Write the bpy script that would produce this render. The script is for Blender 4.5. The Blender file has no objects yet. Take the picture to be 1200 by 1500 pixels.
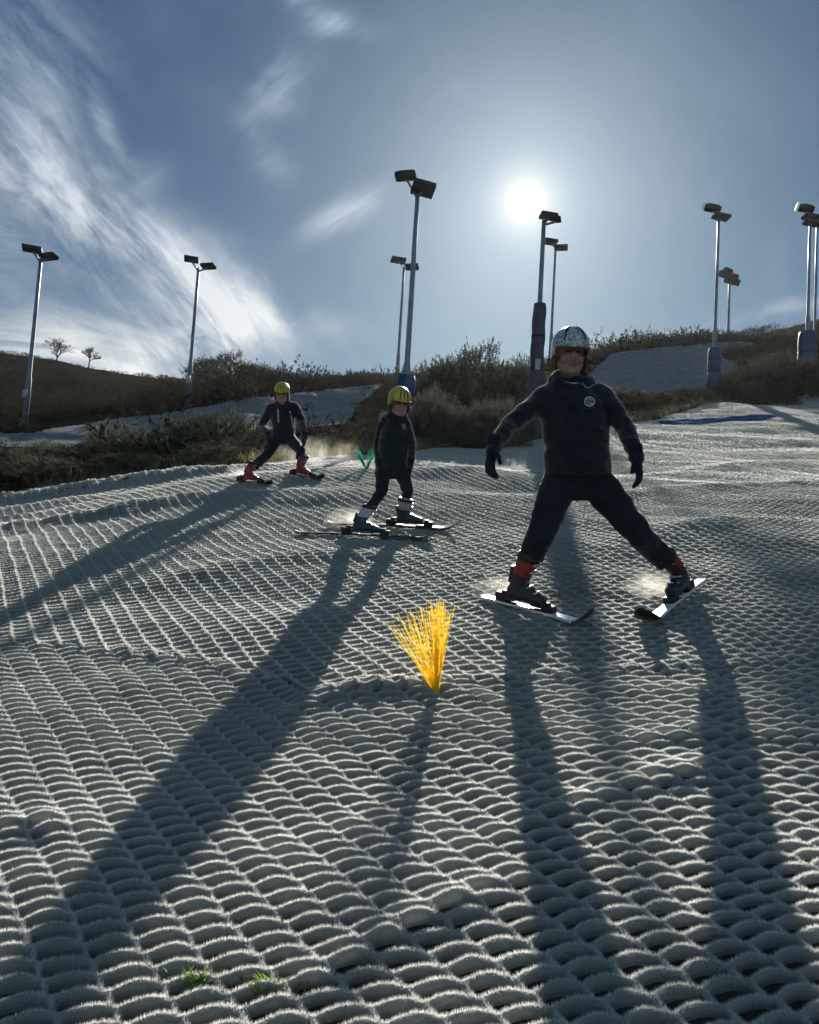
SKY_SAT = 1.3; SKY_VAL = .18; SKY_TINT = (.83, 1.0, 1.0); SUN_E = 5.0; EXPO = 1.15; HAZE = 0.00014; BACK_FILL = (1.2, 1.9, 2.55)
import bpy, bmesh, math, random
import numpy as np
from mathutils import Vector, Matrix, noise as mnoise
from mathutils.bvhtree import BVHTree
random.seed(7); rng = np.random.default_rng(7)
S = bpy.context.scene; COL = S.collection
R = math.radians
# ------------------------------------------------------------------ camera
F0 = 1080.0; PITCH = R(4.0); ROLL = R(3.5)
_F = np.array([0, math.cos(PITCH), math.sin(PITCH)])
_R0 = np.array([1.0, 0, 0]); _U0 = np.array([0, -math.sin(PITCH), math.cos(PITCH)])
_R = math.cos(ROLL)*_R0 + math.sin(ROLL)*_U0
_U = math.cos(ROLL)*_U0 - math.sin(ROLL)*_R0
CAMZ = 1.2
def ray(px, py):
    return _F + (px-600)/F0*_R - (py-750)/F0*_U
def P(px, py, d):
    v = ray(px, py); v = v*(d/v[1]); return Vector((v[0], v[1], v[2]+CAMZ))
def proj(x, y, z):
    v = np.stack([x, y, z-CAMZ], -1)
    w = v@_F; return 600+F0*(v@_R)/w, 750-F0*(v@_U)/w
cam_d = bpy.data.cameras.new("camera"); cam = bpy.data.objects.new("camera", cam_d); COL.objects.link(cam)
cam_d.sensor_fit = 'VERTICAL'; cam_d.sensor_height = 36; cam_d.lens = F0/1500*36
cam_d.clip_start = 0.05; cam_d.clip_end = 5000
cam.matrix_world = Matrix(((_R[0], _U[0], -_F[0], 0), (_R[1], _U[1], -_F[1], 0), (_R[2], _U[2], -_F[2], CAMZ), (0, 0, 0, 1)))
S.camera = cam
SUN = Vector(ray(770, 295)).normalized()
SUN_EL = math.asin(SUN.z); SUN_AZ = math.atan2(SUN.x, SUN.y)
# ------------------------------------------------------------------ noise + ground height
def _hash(i, j, s):
    h = (i.astype(np.int64)*374761393 + j.astype(np.int64)*668265263 + s*982451653) & 0xFFFFFFFF
    h = ((h ^ (h >> 13))*1274126177) & 0xFFFFFFFF
    h = h ^ (h >> 16)
    return (h & 0xFFFFFF)/float(0xFFFFFF)
def vn(x, y, s=0):
    x = np.asarray(x, float); y = np.asarray(y, float)
    i = np.floor(x); j = np.floor(y); u = x-i; v = y-j
    u = u*u*u*(u*(u*6-15)+10); v = v*v*v*(v*(v*6-15)+10)
    a = _hash(i, j, s); b = _hash(i+1, j, s); c = _hash(i, j+1, s); d = _hash(i+1, j+1, s)
    return (a*(1-u)+b*u)*(1-v)+(c*(1-u)+d*u)*v - .5
ctrl = []
for d in (1.2, 1.45, 1.7, 2.2, 2.8, 3.5, 4.3, 5.0):
    for px in (-500, 0, 600, 1200, 1700):
        ctrl.append((px, 505+1760/d, d))
ctrl += [(600, 782, 6.4), (0, 782, 6.8), (1200, 775, 6.8), (1700, 770, 6.8), (-500, 782, 7), (400, 705, 9.2), (600, 699, 9.2), (0, 750, 9.6), (900, 700, 11),
 (1200, 700, 11.2), (1600, 700, 11),
 (-400, 735, 11), (0, 727, 11.5), (150, 705, 11.7), (350, 684, 12), (480, 673, 12.6), (600, 665, 13.2), (775, 648, 15.4), (880, 626, 18), (1040, 592, 24),
 (1200, 569, 32), (1200, 600, 25), (1200, 650, 16.5), (1050, 650, 16.2), (1400, 600, 24), (1400, 650, 16), (1500, 545, 32), (1700, 500, 37),
 (0, 690, 16), (-300, 700, 15.5), (160, 668, 17.5), (300, 652, 19), (450, 640, 20),
 (-300, 650, 20), (50, 651, 18.2), (180, 628, 20.2), (268, 618, 21), (345, 599, 22.3), (560, 574, 26.5), (430, 640, 21),
 (600, 640, 17), (700, 632, 19), (700, 600, 26), (700, 570, 40), (700, 558, 56), (640, 620, 23),
 (0, 600, 29), (0, 560, 42), (0, 522, 60), (-400, 485, 60), (200, 600, 30), (200, 572, 45), (200, 557, 62), (100, 541, 61),
 (400, 582, 34), (400, 568, 48), (400, 557, 62), (570, 566, 48), (560, 554, 62),
 (900, 588, 27), (900, 556, 31.5), (900, 526, 35), (1000, 582, 29.5), (1000, 545, 32.5), (1000, 514, 35.8), (1100, 562, 31.5), (1100, 510, 36.5), (1000, 513, 50), (850, 542, 50),
 (1200, 545, 37), (1200, 500, 50), (1200, 466, 66), (1110, 494, 64), (1030, 510, 66), (1500, 480, 45), (1700, 400, 56), (1500, 400, 64), (900, 532, 66)]
cp = np.array([list(P(*c)) for c in ctrl])
_sc = 20.0
def _phi(r2):
    return r2*np.log(np.sqrt(r2)+1e-9)
A = cp[:, :2]/_sc; n = len(A)
K = _phi(((A[:, None]-A[None])**2).sum(-1)) + np.eye(n)*2e-4
Pm = np.c_[np.ones(n), A]
M = np.zeros((n+3, n+3)); M[:n, :n] = K; M[:n, n:] = Pm; M[n:, :n] = Pm.T
W = np.linalg.solve(M, np.r_[cp[:, 2], 0, 0, 0])
def rbf(x, y):
    x = np.asarray(x, float).ravel()/_sc; y = np.asarray(y, float).ravel()/_sc
    out = np.empty(len(x))
    for s in range(0, len(x), 40000):
        X = x[s:s+40000]; Y = y[s:s+40000]
        out[s:s+40000] = _phi((X[:, None]-A[:, 0])**2+(Y[:, None]-A[:, 1])**2)@W[:n] + W[n]+W[n+1]*X+W[n+2]*Y
    return out
def seamline(pts):
    return np.array([[*P(*p)][:2] for p in pts])
def ground_d(py):      # rough depth of a foreground row
    return 1760/(py-505)
SEAMS = []
for pts, amp, sig in (
    ([(360, 1075), (450, 1040), (520, 1022), (640, 1018), (740, 1040)], .014, .05),
    ([(850, 1110), (1000, 1085), (1200, 1080)], .010, .05),
    ([(700, 1250), (850, 1190), (980, 1150), (1120, 1110)], .013, .05),
    ([(-300, 932), (180, 962), (330, 985), (450, 1028), (640, 1014), (780, 1000), (950, 985), (1300, 950)], .008, .05),
    ([(420, 1480), (520, 1415), (640, 1350), (760, 1300)], .016, .045),
    ([(-60, 1225), (60, 1215), (150, 1235)], .013, .05)):
    SEAMS.append((seamline([(a, b, ground_d(b)) for a, b in pts]), amp, sig))
for pts, amp, sig in (
    ([(-100, 745, 10), (0, 737, 10.3), (150, 716, 10.5), (310, 698, 10.6), (450, 688, 11)], .12, .30),
    ([(-60, 800, 6.9), (60, 792, 7.1), (160, 787, 7.4), (260, 770, 7.8), (420, 745, 8.0)], .085, .22),
    ([(200, 900, 4.9), (330, 870, 5.3), (460, 850, 5.6), (640, 852, 5.6)], .022, .12),
    ([(560, 718, 8.7), (700, 690, 9.8), (860, 672, 11)], .06, .25),
    ([(700, 760, 7.6), (900, 735, 8.4), (1100, 690, 9.6), (1250, 680, 10)], .055, .25),
    ([(860, 840, 5.7), (1000, 800, 6.4), (1100, 780, 6.8), (1250, 760, 7.2)], .04, .2),
    ([(880, 690, 10), (1050, 665, 12), (1250, 640, 14)], .06, .3)):
    SEAMS.append((seamline(pts), amp, sig))
def seamh(x, y):
    h = np.zeros(len(x))
    for L, amp, sig in SEAMS:
        best = np.full(len(x), 1e9); wgt = np.ones(len(x)); tot = len(L)-1
        for k in range(tot):
            a = L[k]; b = L[k+1]; ab = b-a; l2 = ab@ab
            t = np.clip(((x-a[0])*ab[0]+(y-a[1])*ab[1])/l2, 0, 1)
            dd = np.hypot(x-a[0]-t*ab[0], y-a[1]-t*ab[1])
            g = (k+t)/tot
            up = dd < best; best = np.where(up, dd, best); wgt = np.where(up, np.sin(np.pi*np.clip(g, .04, .96))**.6, wgt)
        h += amp*wgt*np.exp(-(best/sig)**2)*(1+.5*vn(x*7, y*7, 5))
    return h
def detail(x, y):
    a = np.clip((y-4.2)/3, 0, 1)*np.clip((40-y)/20, 0, 1)
    h = .03*vn(x*1.3, y*1.9, 1)*(1-.3*a) + .014*vn(x*3.1+9, y*3.7, 2)
    h += a*(.10*vn(x*.45+y*.15, y*.95, 3)+.05*vn(x*.9, y*1.8+4, 4))
    return h
def H(x, y, full=True):
    sh = np.shape(x); x = np.asarray(x, float).ravel(); y = np.asarray(y, float).ravel()
    xc = np.clip(x, -45, 50); yc = np.clip(y, -1, 66)
    h = rbf(xc, yc)
    far = np.hypot(x-xc, y-yc)
    back = np.clip((y-66)/50, 0, 1)
    h = h*(1-back)+back*6 - np.clip(-1-y, 0, 400)*.12
    side = np.clip((np.abs(x-2.5)-47)/80, 0, 1); h = h*(1-side)+side*np.clip(y, -20, 60)*.1
    if full:
        h = h+detail(x, y)
        m = y < 16
        if m.any(): h[m] += seamh(x[m], y[m])
    return h.reshape(sh)
def Hs(x, y): return float(H(np.array([x]), np.array([y]))[0])
def G(px, py, d0=1.0, d1=70):     # pixel ray meets ground
    ds = np.linspace(d0, d1, 6000)**1.0
    v = ray(px, py); t = ds/v[1]; x = v[0]*t; z = v[2]*t+CAMZ
    g = H(x, ds)
    idx = np.nonzero(z < g)[0]
    i = idx[0] if len(idx) else len(ds)-1
    return Vector((x[i], ds[i], g[i]))
# ------------------------------------------------------------------ object helpers
def link(name, me, mat=None, parent=None, loc=None):
    o = bpy.data.objects.new(name, me); COL.objects.link(o)
    if mat is not None:
        for m in (mat if isinstance(mat, (list, tuple)) else [mat]): me.materials.append(m)
    if parent is not None: o.parent = parent
    if loc is not None: o.location = loc
    return o
def tag(o, label=None, cat=None, group=None, kind=None):
    if label: o['label'] = label
    if cat: o['category'] = cat
    if group: o['group'] = group
    if kind: o['kind'] = kind
    return o
def empty(name, loc, label=None, cat=None, group=None):
    o = bpy.data.objects.new(name, None); COL.objects.link(o); o.location = loc; o.empty_display_size = .2
    return tag(o, label, cat, group)
def np_mesh(name, V, Fc, nv, smooth=False, matidx=None):
    me = bpy.data.meshes.new(name); V = np.asarray(V, np.float32); Fc = np.asarray(Fc, np.int32).reshape(-1, nv)
    me.vertices.add(len(V)); me.vertices.foreach_set('co', V.ravel())
    me.loops.add(Fc.size); me.loops.foreach_set('vertex_index', Fc.ravel())
    me.polygons.add(len(Fc)); me.polygons.foreach_set('loop_start', np.arange(0, Fc.size, nv, dtype=np.int32))
    if matidx is not None: me.polygons.foreach_set('material_index', np.asarray(matidx, np.int32))
    me.polygons.foreach_set('use_smooth', np.full(len(Fc), smooth))
    me.update(calc_edges=True); return me
def bm_mesh(name, bm, smooth=True):
    me = bpy.data.meshes.new(name); bmesh.ops.recalc_face_normals(bm, faces=bm.faces); bm.to_mesh(me); bm.free()
    for p in me.polygons: p.use_smooth = smooth
    return me
def loft(bm, rings, seg=20, cap=True):
    """rings: (centre, Xvec, Yvec)"""
    prev = None; first = None
    for c, X, Y in rings:
        c = Vector(c); X = Vector(X); Y = Vector(Y)
        ring = [bm.verts.new(c+X*math.cos(2*math.pi*i/seg)+Y*math.sin(2*math.pi*i/seg)) for i in range(seg)]
        if prev:
            for i in range(seg): bm.faces.new((prev[i], prev[(i+1) % seg], ring[(i+1) % seg], ring[i]))
        else: first = ring
        prev = ring
    if cap:
        bm.faces.new(first[::-1]); bm.faces.new(prev)
def frame_of(d):
    d = Vector(d).normalized(); a = Vector((0, 0, 1)) if abs(d.z) < .9 else Vector((1, 0, 0))
    x = d.cross(a).normalized(); return x, d.cross(x).normalized(), d
def capsule(bm, a, b, ra, rb, seg=16, flat=1.0, fx=None):
    a = Vector(a); b = Vector(b); d = b-a
    if d.length < 1e-6: d = Vector((0, 0, 1e-4))
    x, y, dn = frame_of(d)
    if fx is not None:
        x = Vector(fx); x = (x-dn*x.dot(dn)).normalized(); y = dn.cross(x)
    rings = []
    for k in range(1, 5):
        t = math.pi/2*(1-k/4.0)
        rings.append((a-dn*ra*math.sin(t), x*ra*max(math.cos(t), .05), y*ra*flat*max(math.cos(t), .05)))
    for k in range(0, 4):
        t = math.pi/2*(k/4.0) if k else 0
        rings.append((b+dn*rb*math.sin(t), x*rb*max(math.cos(t), .05), y*rb*flat*max(math.cos(t), .05)))
    loft(bm, rings, seg)
def ellip(bm, c, r, M=None):
    m = Matrix.Translation(c) @ (M.to_4x4() if M is not None else Matrix.Identity(4)) @ Matrix.Diagonal((*r, 1))
    bmesh.ops.create_uvsphere(bm, u_segments=20, v_segments=12, radius=1, matrix=m)
def box(bm, c, s, M=None):
    m = Matrix.Translation(c) @ (M.to_4x4() if M is not None else Matrix.Identity(4)) @ Matrix.Diagonal((*s, 1))
    return bmesh.ops.create_cube(bm, size=1, matrix=m)
def tube(bm, pts, rad, seg=10):
    rings = []
    pts = [Vector(p) for p in pts]; n = len(pts)
    X = None
    for i, p in enumerate(pts):
        d = (pts[min(i+1, n-1)]-pts[max(i-1, 0)]).normalized()
        if X is None: X = frame_of(d)[0]
        X = (X-d*X.dot(d)).normalized(); r = rad[i] if isinstance(rad, (list, tuple)) else rad
        rings.append((p, X*r, d.cross(X)*r))
    loft(bm, rings, seg)
def baked(bm, voxel=.006, smooth=4, disp=None, subdiv=0, bevel=None):
    """union the shapes in bm into one continuous surface"""
    me = bpy.data.meshes.new("tmp"); bmesh.ops.recalc_face_normals(bm, faces=bm.faces); bm.to_mesh(me); bm.free()
    o = bpy.data.objects.new("tmp", me); COL.objects.link(o)
    if bevel:
        b = o.modifiers.new('b', 'BEVEL'); b.width = bevel; b.segments = 2
    if voxel:
        m = o.modifiers.new('r', 'REMESH'); m.mode = 'VOXEL'; m.voxel_size = voxel; m.use_smooth_shade = True
        if smooth:
            s = o.modifiers.new('s', 'SMOOTH'); s.iterations = smooth; s.factor = .5
    dg = bpy.context.evaluated_depsgraph_get(); r = bpy.data.meshes.new_from_object(o.evaluated_get(dg))
    bpy.data.objects.remove(o); bpy.data.meshes.remove(me)
    if disp:
        amp, sc, st = disp; n = len(r.vertices); co = np.empty(n*3, np.float32); r.vertices.foreach_get('co', co); co = co.reshape(-1, 3)
        no = np.empty(n*3, np.float32); r.vertices.foreach_get('normal', no); no = no.reshape(-1, 3)
        q = [mnoise.noise(Vector((v[0]*sc[0], v[1]*sc[1], v[2]*sc[2]))+Vector((st, 0, 0)))*.7+.35*mnoise.noise(Vector((v[0]*sc[0]*2.3, v[1]*sc[1]*2.3, v[2]*sc[2]*2.3))) for v in co]
        a = [1-abs(x)*2 for x in q]
        co += no*(np.array(a)*amp-amp*.6)[:, None]; r.vertices.foreach_set('co', co.ravel()); r.update()
    for p in r.polygons: p.use_smooth = True
    return r
# ------------------------------------------------------------------ materials
def srgb(r, g, b): return tuple(((c/255)/12.92 if c/255 <= .04045 else ((c/255+.055)/1.055)**2.4) for c in (r, g, b))
def mat(name, col, rough=.8, var=.15, vscale=30, bump=0, bscale=200, metal=0, sheen=0, coat=0, spec=.5, transl=0, col2=None, streak=None):
    m = bpy.data.materials.new(name); m.use_nodes = True; nt = m.node_tree; N = nt.nodes; L = nt.links
    b = N['Principled BSDF']; b.inputs['Roughness'].default_value = rough; b.inputs['Metallic'].default_value = metal
    b.inputs['Specular IOR Level'].default_value = spec
    if sheen: b.inputs['Sheen Weight'].default_value = sheen; b.inputs['Sheen Roughness'].default_value = .35
    if coat: b.inputs['Coat Weight'].default_value = coat; b.inputs['Coat Roughness'].default_value = .1
    tc = N.new('ShaderNodeTexCoord'); no = N.new('ShaderNodeTexNoise'); no.inputs['Scale'].default_value = vscale; no.inputs['Detail'].default_value = 5
    vec = tc.outputs['Object']
    if streak:
        mp = N.new('ShaderNodeMapping'); mp.inputs['Scale'].default_value = streak; L.new(vec, mp.inputs[0]); vec = mp.outputs[0]
    L.new(vec, no.inputs['Vector'])
    c2 = col2 if col2 else tuple(c*(1-var*2) for c in col); c1 = col if col2 else tuple(min(1, c*(1+var)) for c in col)
    rp = N.new('ShaderNodeValToRGB'); rp.color_ramp.elements[0].position = .32; rp.color_ramp.elements[1].position = .68
    rp.color_ramp.elements[0].color = (*c2, 1); rp.color_ramp.elements[1].color = (*c1, 1)
    L.new(no.outputs['Fac'], rp.inputs[0]); L.new(rp.outputs[0], b.inputs['Base Color'])
    if bump:
        n2 = N.new('ShaderNodeTexNoise'); n2.inputs['Scale'].default_value = bscale; n2.inputs['Detail'].default_value = 4
        bp = N.new('ShaderNodeBump'); bp.inputs['Strength'].default_value = bump; bp.inputs['Distance'].default_value = .01
        L.new(tc.outputs['Object'], n2.inputs['Vector']); L.new(n2.outputs['Fac'], bp.inputs['Height']); L.new(bp.outputs[0], b.inputs['Normal'])
    if transl:
        t = N.new('ShaderNodeBsdfTranslucent'); L.new(rp.outputs[0], t.inputs['Color']); mx = N.new('ShaderNodeMixShader'); mx.inputs[0].default_value = transl
        L.new(b.outputs[0], mx.inputs[1]); L.new(t.outputs[0], mx.inputs[2]); L.new(mx.outputs[0], N['Material Output'].inputs['Surface'])
    return m
# ------------------------------------------------------------------ sky, clouds, sun
w = bpy.data.worlds.new("World"); S.world = w; w.use_nodes = True
nt = w.node_tree; N = nt.nodes; L = nt.links
for nn in list(N): N.remove(nn)
def M_(op, a, b=None, c=None, clamp=False):
    nd = N.new('ShaderNodeMath'); nd.operation = op; nd.use_clamp = clamp
    for i, v in enumerate((a, b, c)):
        if v is None: continue
        if isinstance(v, (int, float)): nd.inputs[i].default_value = v
        else: L.new(v, nd.inputs[i])
    return nd.outputs[0]
def MR(v, a, b, c, d, smooth=True):
    nd = N.new('ShaderNodeMapRange'); nd.interpolation_type = 'SMOOTHSTEP' if smooth else 'LINEAR'; L.new(v, nd.inputs[0])
    for i, x in enumerate((a, b, c, d)): nd.inputs[i+1].default_value = x
    return nd.outputs[0]
sky = N.new('ShaderNodeTexSky'); sky.sky_type = 'NISHITA'; sky.sun_disc = False
sky.sun_elevation = SUN_EL; sky.sun_rotation = SUN_AZ; sky.air_density = 1.0; sky.dust_density = 0.4; sky.ozone_density = 2.0; sky.altitude = 200
tc = N.new('ShaderNodeTexCoord'); dirv = tc.outputs['Generated']
sep = N.new('ShaderNodeSeparateXYZ'); L.new(dirv, sep.inputs[0]); X, Y, Z = sep.outputs
ysafe = M_('MAXIMUM', Y, .05)
U = M_('DIVIDE', X, ysafe); V = M_('DIVIDE', Z, ysafe)
def uv(px, py):
    v = ray(px, py); return v[0]/v[1], v[2]/v[1]
front = MR(Y, .1, .35, 0, 1)
# wispy noise, warped
def noisetex(vec, scale, det, rough=.6, dist=0.0):
    nd = N.new('ShaderNodeTexNoise'); L.new(vec, nd.inputs['Vector']); nd.inputs['Scale'].default_value = scale; nd.inputs['Detail'].default_value = det
    nd.inputs['Roughness'].default_value = rough; nd.inputs['Distortion'].default_value = dist; return nd.outputs['Fac']
cmb = N.new('ShaderNodeCombineXYZ'); L.new(U, cmb.inputs[0]); L.new(V, cmb.inputs[1])
def streak(ang, sx, sy, scale, det=8, dist=.6):
    mp = N.new('ShaderNodeMapping'); mp.inputs['Rotation'].default_value = (0, 0, -ang); L.new(cmb.outputs[0], mp.inputs[0])
    m2 = N.new('ShaderNodeMapping'); m2.inputs['Scale'].default_value = (sx, sy, 1); L.new(mp.outputs[0], m2.inputs[0])
    return noisetex(m2.outputs[0], scale, det, .62, dist)
n_diag = streak(R(-48), .35, 1.6, 9)          # fibres running down to the right
n_fine = streak(R(-40), .5, 1.5, 26, 6, 1.2)
n_rise = streak(R(40), .4, 1.5, 10)
n_flat = streak(R(-8), .35, 1.6, 9, 9, 1.0)
n_big = noisetex(cmb.outputs[0], 4.2, 6, .6, .6)
wob = noisetex(cmb.outputs[0], 3.3, 4, .55, 0)
wob2 = M_('MULTIPLY', M_('SUBTRACT', wob, .5), .20); 
wz = noisetex(cmb.outputs[0], 5.1, 4, .55, .4); wz2 = M_('MULTIPLY', M_('SUBTRACT', wz, .5), .16)
Uw = M_('ADD', U, wob2); Vw = M_('ADD', V, wz2)
def blob(px, py, rx, ry, ang=0, soft=1.0, warp=True):
    """soft ellipse in sky directions; rx, ry in photo pixels"""
    u0, v0 = uv(px, py); ca, sa = math.cos(ang), math.sin(ang)
    du = M_('SUBTRACT', Uw if warp else U, u0); dv = M_('SUBTRACT', Vw if warp else V, v0)
    a = M_('ADD', M_('MULTIPLY', du, ca/(rx/F0)), M_('MULTIPLY', dv, sa/(rx/F0)))
    b = M_('ADD', M_('MULTIPLY', du, -sa/(ry/F0)), M_('MULTIPLY', dv, ca/(ry/F0)))
    r2 = M_('ADD', M_('MULTIPLY', a, a), M_('MULTIPLY', b, b))
    return M_('POWER', 2.718, M_('MULTIPLY', r2, -1.0))
def add(*xs):
    r = xs[0]
    for x in xs[1:]: r = M_('ADD', r, x)
    return r
def mul(a, b): return M_('MULTIPLY', a, b)
grpA = add(mul(blob(60, 240, 150, 50, R(-52)), .75), mul(blob(190, 370, 180, 42, R(-38)), .95), mul(blob(300, 430, 120, 62, R(-30)), .85),
           mul(blob(320, 505, 100, 36, R(0)), .85), mul(blob(385, 470, 60, 26, R(-25)), .6), mul(blob(40, 60, 130, 90, R(-60)), .55), mul(blob(150, 190, 75, 16, R(-60)), .5),
           mul(blob(235, 520, 120, 40, R(20)), .6))
mA = mul(grpA, add(mul(MR(n_diag, .34, .70, 0, 1), .70), mul(MR(n_fine, .3, .75, 0, 1), .28), .04))
grpB = add(mul(blob(485, 15, 55, 26, R(-20)), 1.15), mul(blob(400, 130, 60, 24, R(65)), .8), mul(blob(505, 312, 62, 20, R(32), warp=False), 1.0), mul(blob(385, 215, 60, 22, R(-50)), .28),
           mul(blob(205, 262, 40, 28, R(60)), .3), mul(blob(930, 502, 90, 11, R(8), warp=False), 1.5), mul(blob(1140, 455, 110, 12, R(10)), .3), mul(blob(480, 485, 70, 25, R(5)), .3),
           mul(blob(650, 130, 20, 7, R(15)), .3))
mB = mul(grpB, add(mul(MR(n_rise, .32, .7, 0, 1), .8), .12))
grpC = add(mul(blob(50, 500, 190, 60, R(12)), .9), mul(blob(150, 545, 160, 25, R(0)), .7), mul(blob(0, 300, 80, 110, R(0)), .4))
mC = mul(grpC, MR(n_flat, .3, .7, .1, 1))
veil = mul(MR(n_big, .45, .75, 0, 1), .07)
mask = mul(M_('MINIMUM', add(mul(mA, 1.0), mB, mC, veil), .93), front)
cloudcol = N.new('ShaderNodeMix'); cloudcol.data_type = 'RGBA'
hz = MR(V, 0.05, .75, 1, 0, False)
L.new(hz, cloudcol.inputs[0]); cloudcol.inputs[6].default_value = (*[c*10 for c in (.20, .25, .32)], 1); cloudcol.inputs[7].default_value = (*[c*10 for c in (.49, .485, .455)], 1)
# sky tone: Nishita pulled to the photograph's deep winter blue
sat = N.new('ShaderNodeHueSaturation'); sat.inputs['Saturation'].default_value = SKY_SAT; sat.inputs['Value'].default_value = SKY_VAL; L.new(sky.outputs[0], sat.inputs['Color'])
tint = N.new('ShaderNodeMix'); tint.data_type = 'RGBA'; tint.blend_type = 'MULTIPLY'; tint.inputs[0].default_value = 1; L.new(sat.outputs[0], tint.inputs[6]); tint.inputs[7].default_value = (*SKY_TINT, 1)
mx = N.new('ShaderNodeMix'); mx.data_type = 'RGBA'; L.new(mask, mx.inputs[0]); L.new(tint.outputs[2], mx.inputs[6]); L.new(cloudcol.outputs[2], mx.inputs[7])
# unseen cloud glow added behind the viewer as fill light for shaded sides
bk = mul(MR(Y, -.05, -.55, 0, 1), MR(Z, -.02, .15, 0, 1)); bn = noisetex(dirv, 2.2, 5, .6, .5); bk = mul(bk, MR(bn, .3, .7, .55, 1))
mb = N.new('ShaderNodeMix'); mb.data_type = 'RGBA'; L.new(bk, mb.inputs[0]); L.new(mx.outputs[2], mb.inputs[6]); mb.inputs[7].default_value = (*BACK_FILL, 1); mx = mb
# the sun itself with the bright air round it
sv = N.new('ShaderNodeVectorMath'); sv.operation = 'DOT_PRODUCT'; nm = N.new('ShaderNodeVectorMath'); nm.operation = 'NORMALIZE'; L.new(dirv, nm.inputs[0]); L.new(nm.outputs[0], sv.inputs[0]); sv.inputs[1].default_value = SUN
ang = M_('ARCCOSINE', M_('MINIMUM', sv.outputs['Value'], .9999999))
adeg = M_('MULTIPLY', ang, 57.29578)
core = MR(adeg, .75, 1.5, 22, 0)
halo1 = mul(M_('POWER', 2.718, M_('MULTIPLY', M_('POWER', M_('DIVIDE', adeg, 2.0), 2.0), -1.0)), 1.8)
halo2 = mul(M_('POWER', 2.718, M_('DIVIDE', adeg, -4.4)), 2.1)
halo3 = mul(M_('POWER', 2.718, M_('DIVIDE', adeg, -10.0)), .66)
def colmul(val, col):
    nd = N.new('ShaderNodeVectorMath'); nd.operation = 'SCALE'; nd.inputs[0].default_value = col; L.new(val, nd.inputs[3]); return nd.outputs[0]
def vadd(a, b):
    nd = N.new('ShaderNodeVectorMath'); nd.operation = 'ADD'; L.new(a, nd.inputs[0]); L.new(b, nd.inputs[1]); return nd.outputs[0]
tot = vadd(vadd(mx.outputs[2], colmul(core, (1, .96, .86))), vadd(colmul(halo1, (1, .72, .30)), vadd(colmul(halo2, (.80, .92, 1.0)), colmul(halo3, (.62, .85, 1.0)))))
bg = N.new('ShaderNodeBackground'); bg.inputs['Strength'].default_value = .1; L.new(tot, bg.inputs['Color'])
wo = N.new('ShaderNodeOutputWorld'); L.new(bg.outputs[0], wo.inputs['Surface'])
w.cycles.sampling_method = 'MANUAL'; w.cycles.sample_map_resolution = 1024
sd = bpy.data.lights.new("sun", 'SUN'); sd.energy = SUN_E; sd.angle = R(.6); sd.color = (1, .95, .84)
so = bpy.data.objects.new("sun", sd); COL.objects.link(so); so.rotation_euler = SUN.to_track_quat('Z', 'Y').to_euler(); so.location = (0, 0, 30)
S.view_settings.view_transform = 'Standard'; S.view_settings.look = 'None'; S.view_settings.gamma = 1; S.view_settings.exposure = EXPO
S.cycles.max_bounces = 6; S.cycles.diffuse_bounces = 3; S.cycles.glossy_bounces = 3; S.cycles.transmission_bounces = 4; S.cycles.transparent_max_bounces = 8; S.cycles.volume_bounces = 1
S.cycles.caustics_reflective = False; S.cycles.caustics_refractive = False
# ------------------------------------------------------------------ ground materials
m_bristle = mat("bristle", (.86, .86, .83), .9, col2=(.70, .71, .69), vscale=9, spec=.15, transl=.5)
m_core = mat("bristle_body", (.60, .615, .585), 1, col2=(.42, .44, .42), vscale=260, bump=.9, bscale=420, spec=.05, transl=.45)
m_under = mat("slope_underlay", (.035, .037, .036), .95, vscale=14, bump=.5, bscale=90, spec=.2)
m_heath = mat("heath", (.024, .021, .014), 1, col2=(.010, .012, .008), vscale=.9, bump=1, bscale=14, spec=0)
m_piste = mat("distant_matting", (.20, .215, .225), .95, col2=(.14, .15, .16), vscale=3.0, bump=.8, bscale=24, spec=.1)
m_steel = mat("galvanised_steel", (.32, .34, .35), .45, metal=.8, vscale=12)
# ------------------------------------------------------------------ edge of the main slope
edge_pts = [(-700, 740, 10.6), (-300, 735, 10.9), (0, 727, 11.4), (150, 706, 11.6), (350, 684, 12), (480, 673, 12.6), (600, 665, 13.2), (775, 649, 15.4), (880, 627, 17.9), (1040, 592, 23.9), (1200, 570, 31.8), (1400, 545, 36), (1700, 520, 40)]
edge_w = np.array([list(P(*e))[:2] for e in edge_pts])
def yedge(x): return np.interp(x, edge_w[:, 0], edge_w[:, 1])
# terrain sheet to the horizon
def axis(segs):
    out = []
    for a, b, s in segs: out += list(np.arange(a, b, s))
    return np.array(out+[segs[-1][1]])
xs = axis([(-900, -200, 70), (-200, -60, 14), (-60, -30, 2.5), (-30, 36, .5), (36, 70, 2.5), (70, 200, 13), (200, 900, 70)])
ys = axis([(-600, -60, 60), (-60, -4, 7), (-4, 6, .5), (6, 44, .4), (44, 72, 1.2), (72, 200, 8), (200, 1500, 100)])
XX, YY = np.meshgrid(xs, ys)
ZZ = H(XX, YY)
on = YY < yedge(XX)
ZZ = ZZ - np.where(on & (np.abs(XX) < 40), np.clip((yedge(XX)-YY)/1.5, 0, 1)*.10+.02, 0)
ZZ = ZZ + np.where(~on & (YY > 0), .22*vn(XX*.8, YY*.8, 31)+.10*vn(XX*2, YY*2, 32), 0)*np.clip((YY-yedge(XX))/2, 0, 1)
ny, nx = XX.shape
ii = (np.arange(ny-1)[:, None]*nx+np.arange(nx-1)).ravel()
o = link("hillside", np_mesh("hillside", np.c_[XX.ravel(), YY.ravel(), ZZ.ravel()], np.c_[ii, ii+1, ii+nx+1, ii+nx], 4, True), m_heath); tag(o, kind='structure')
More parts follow.
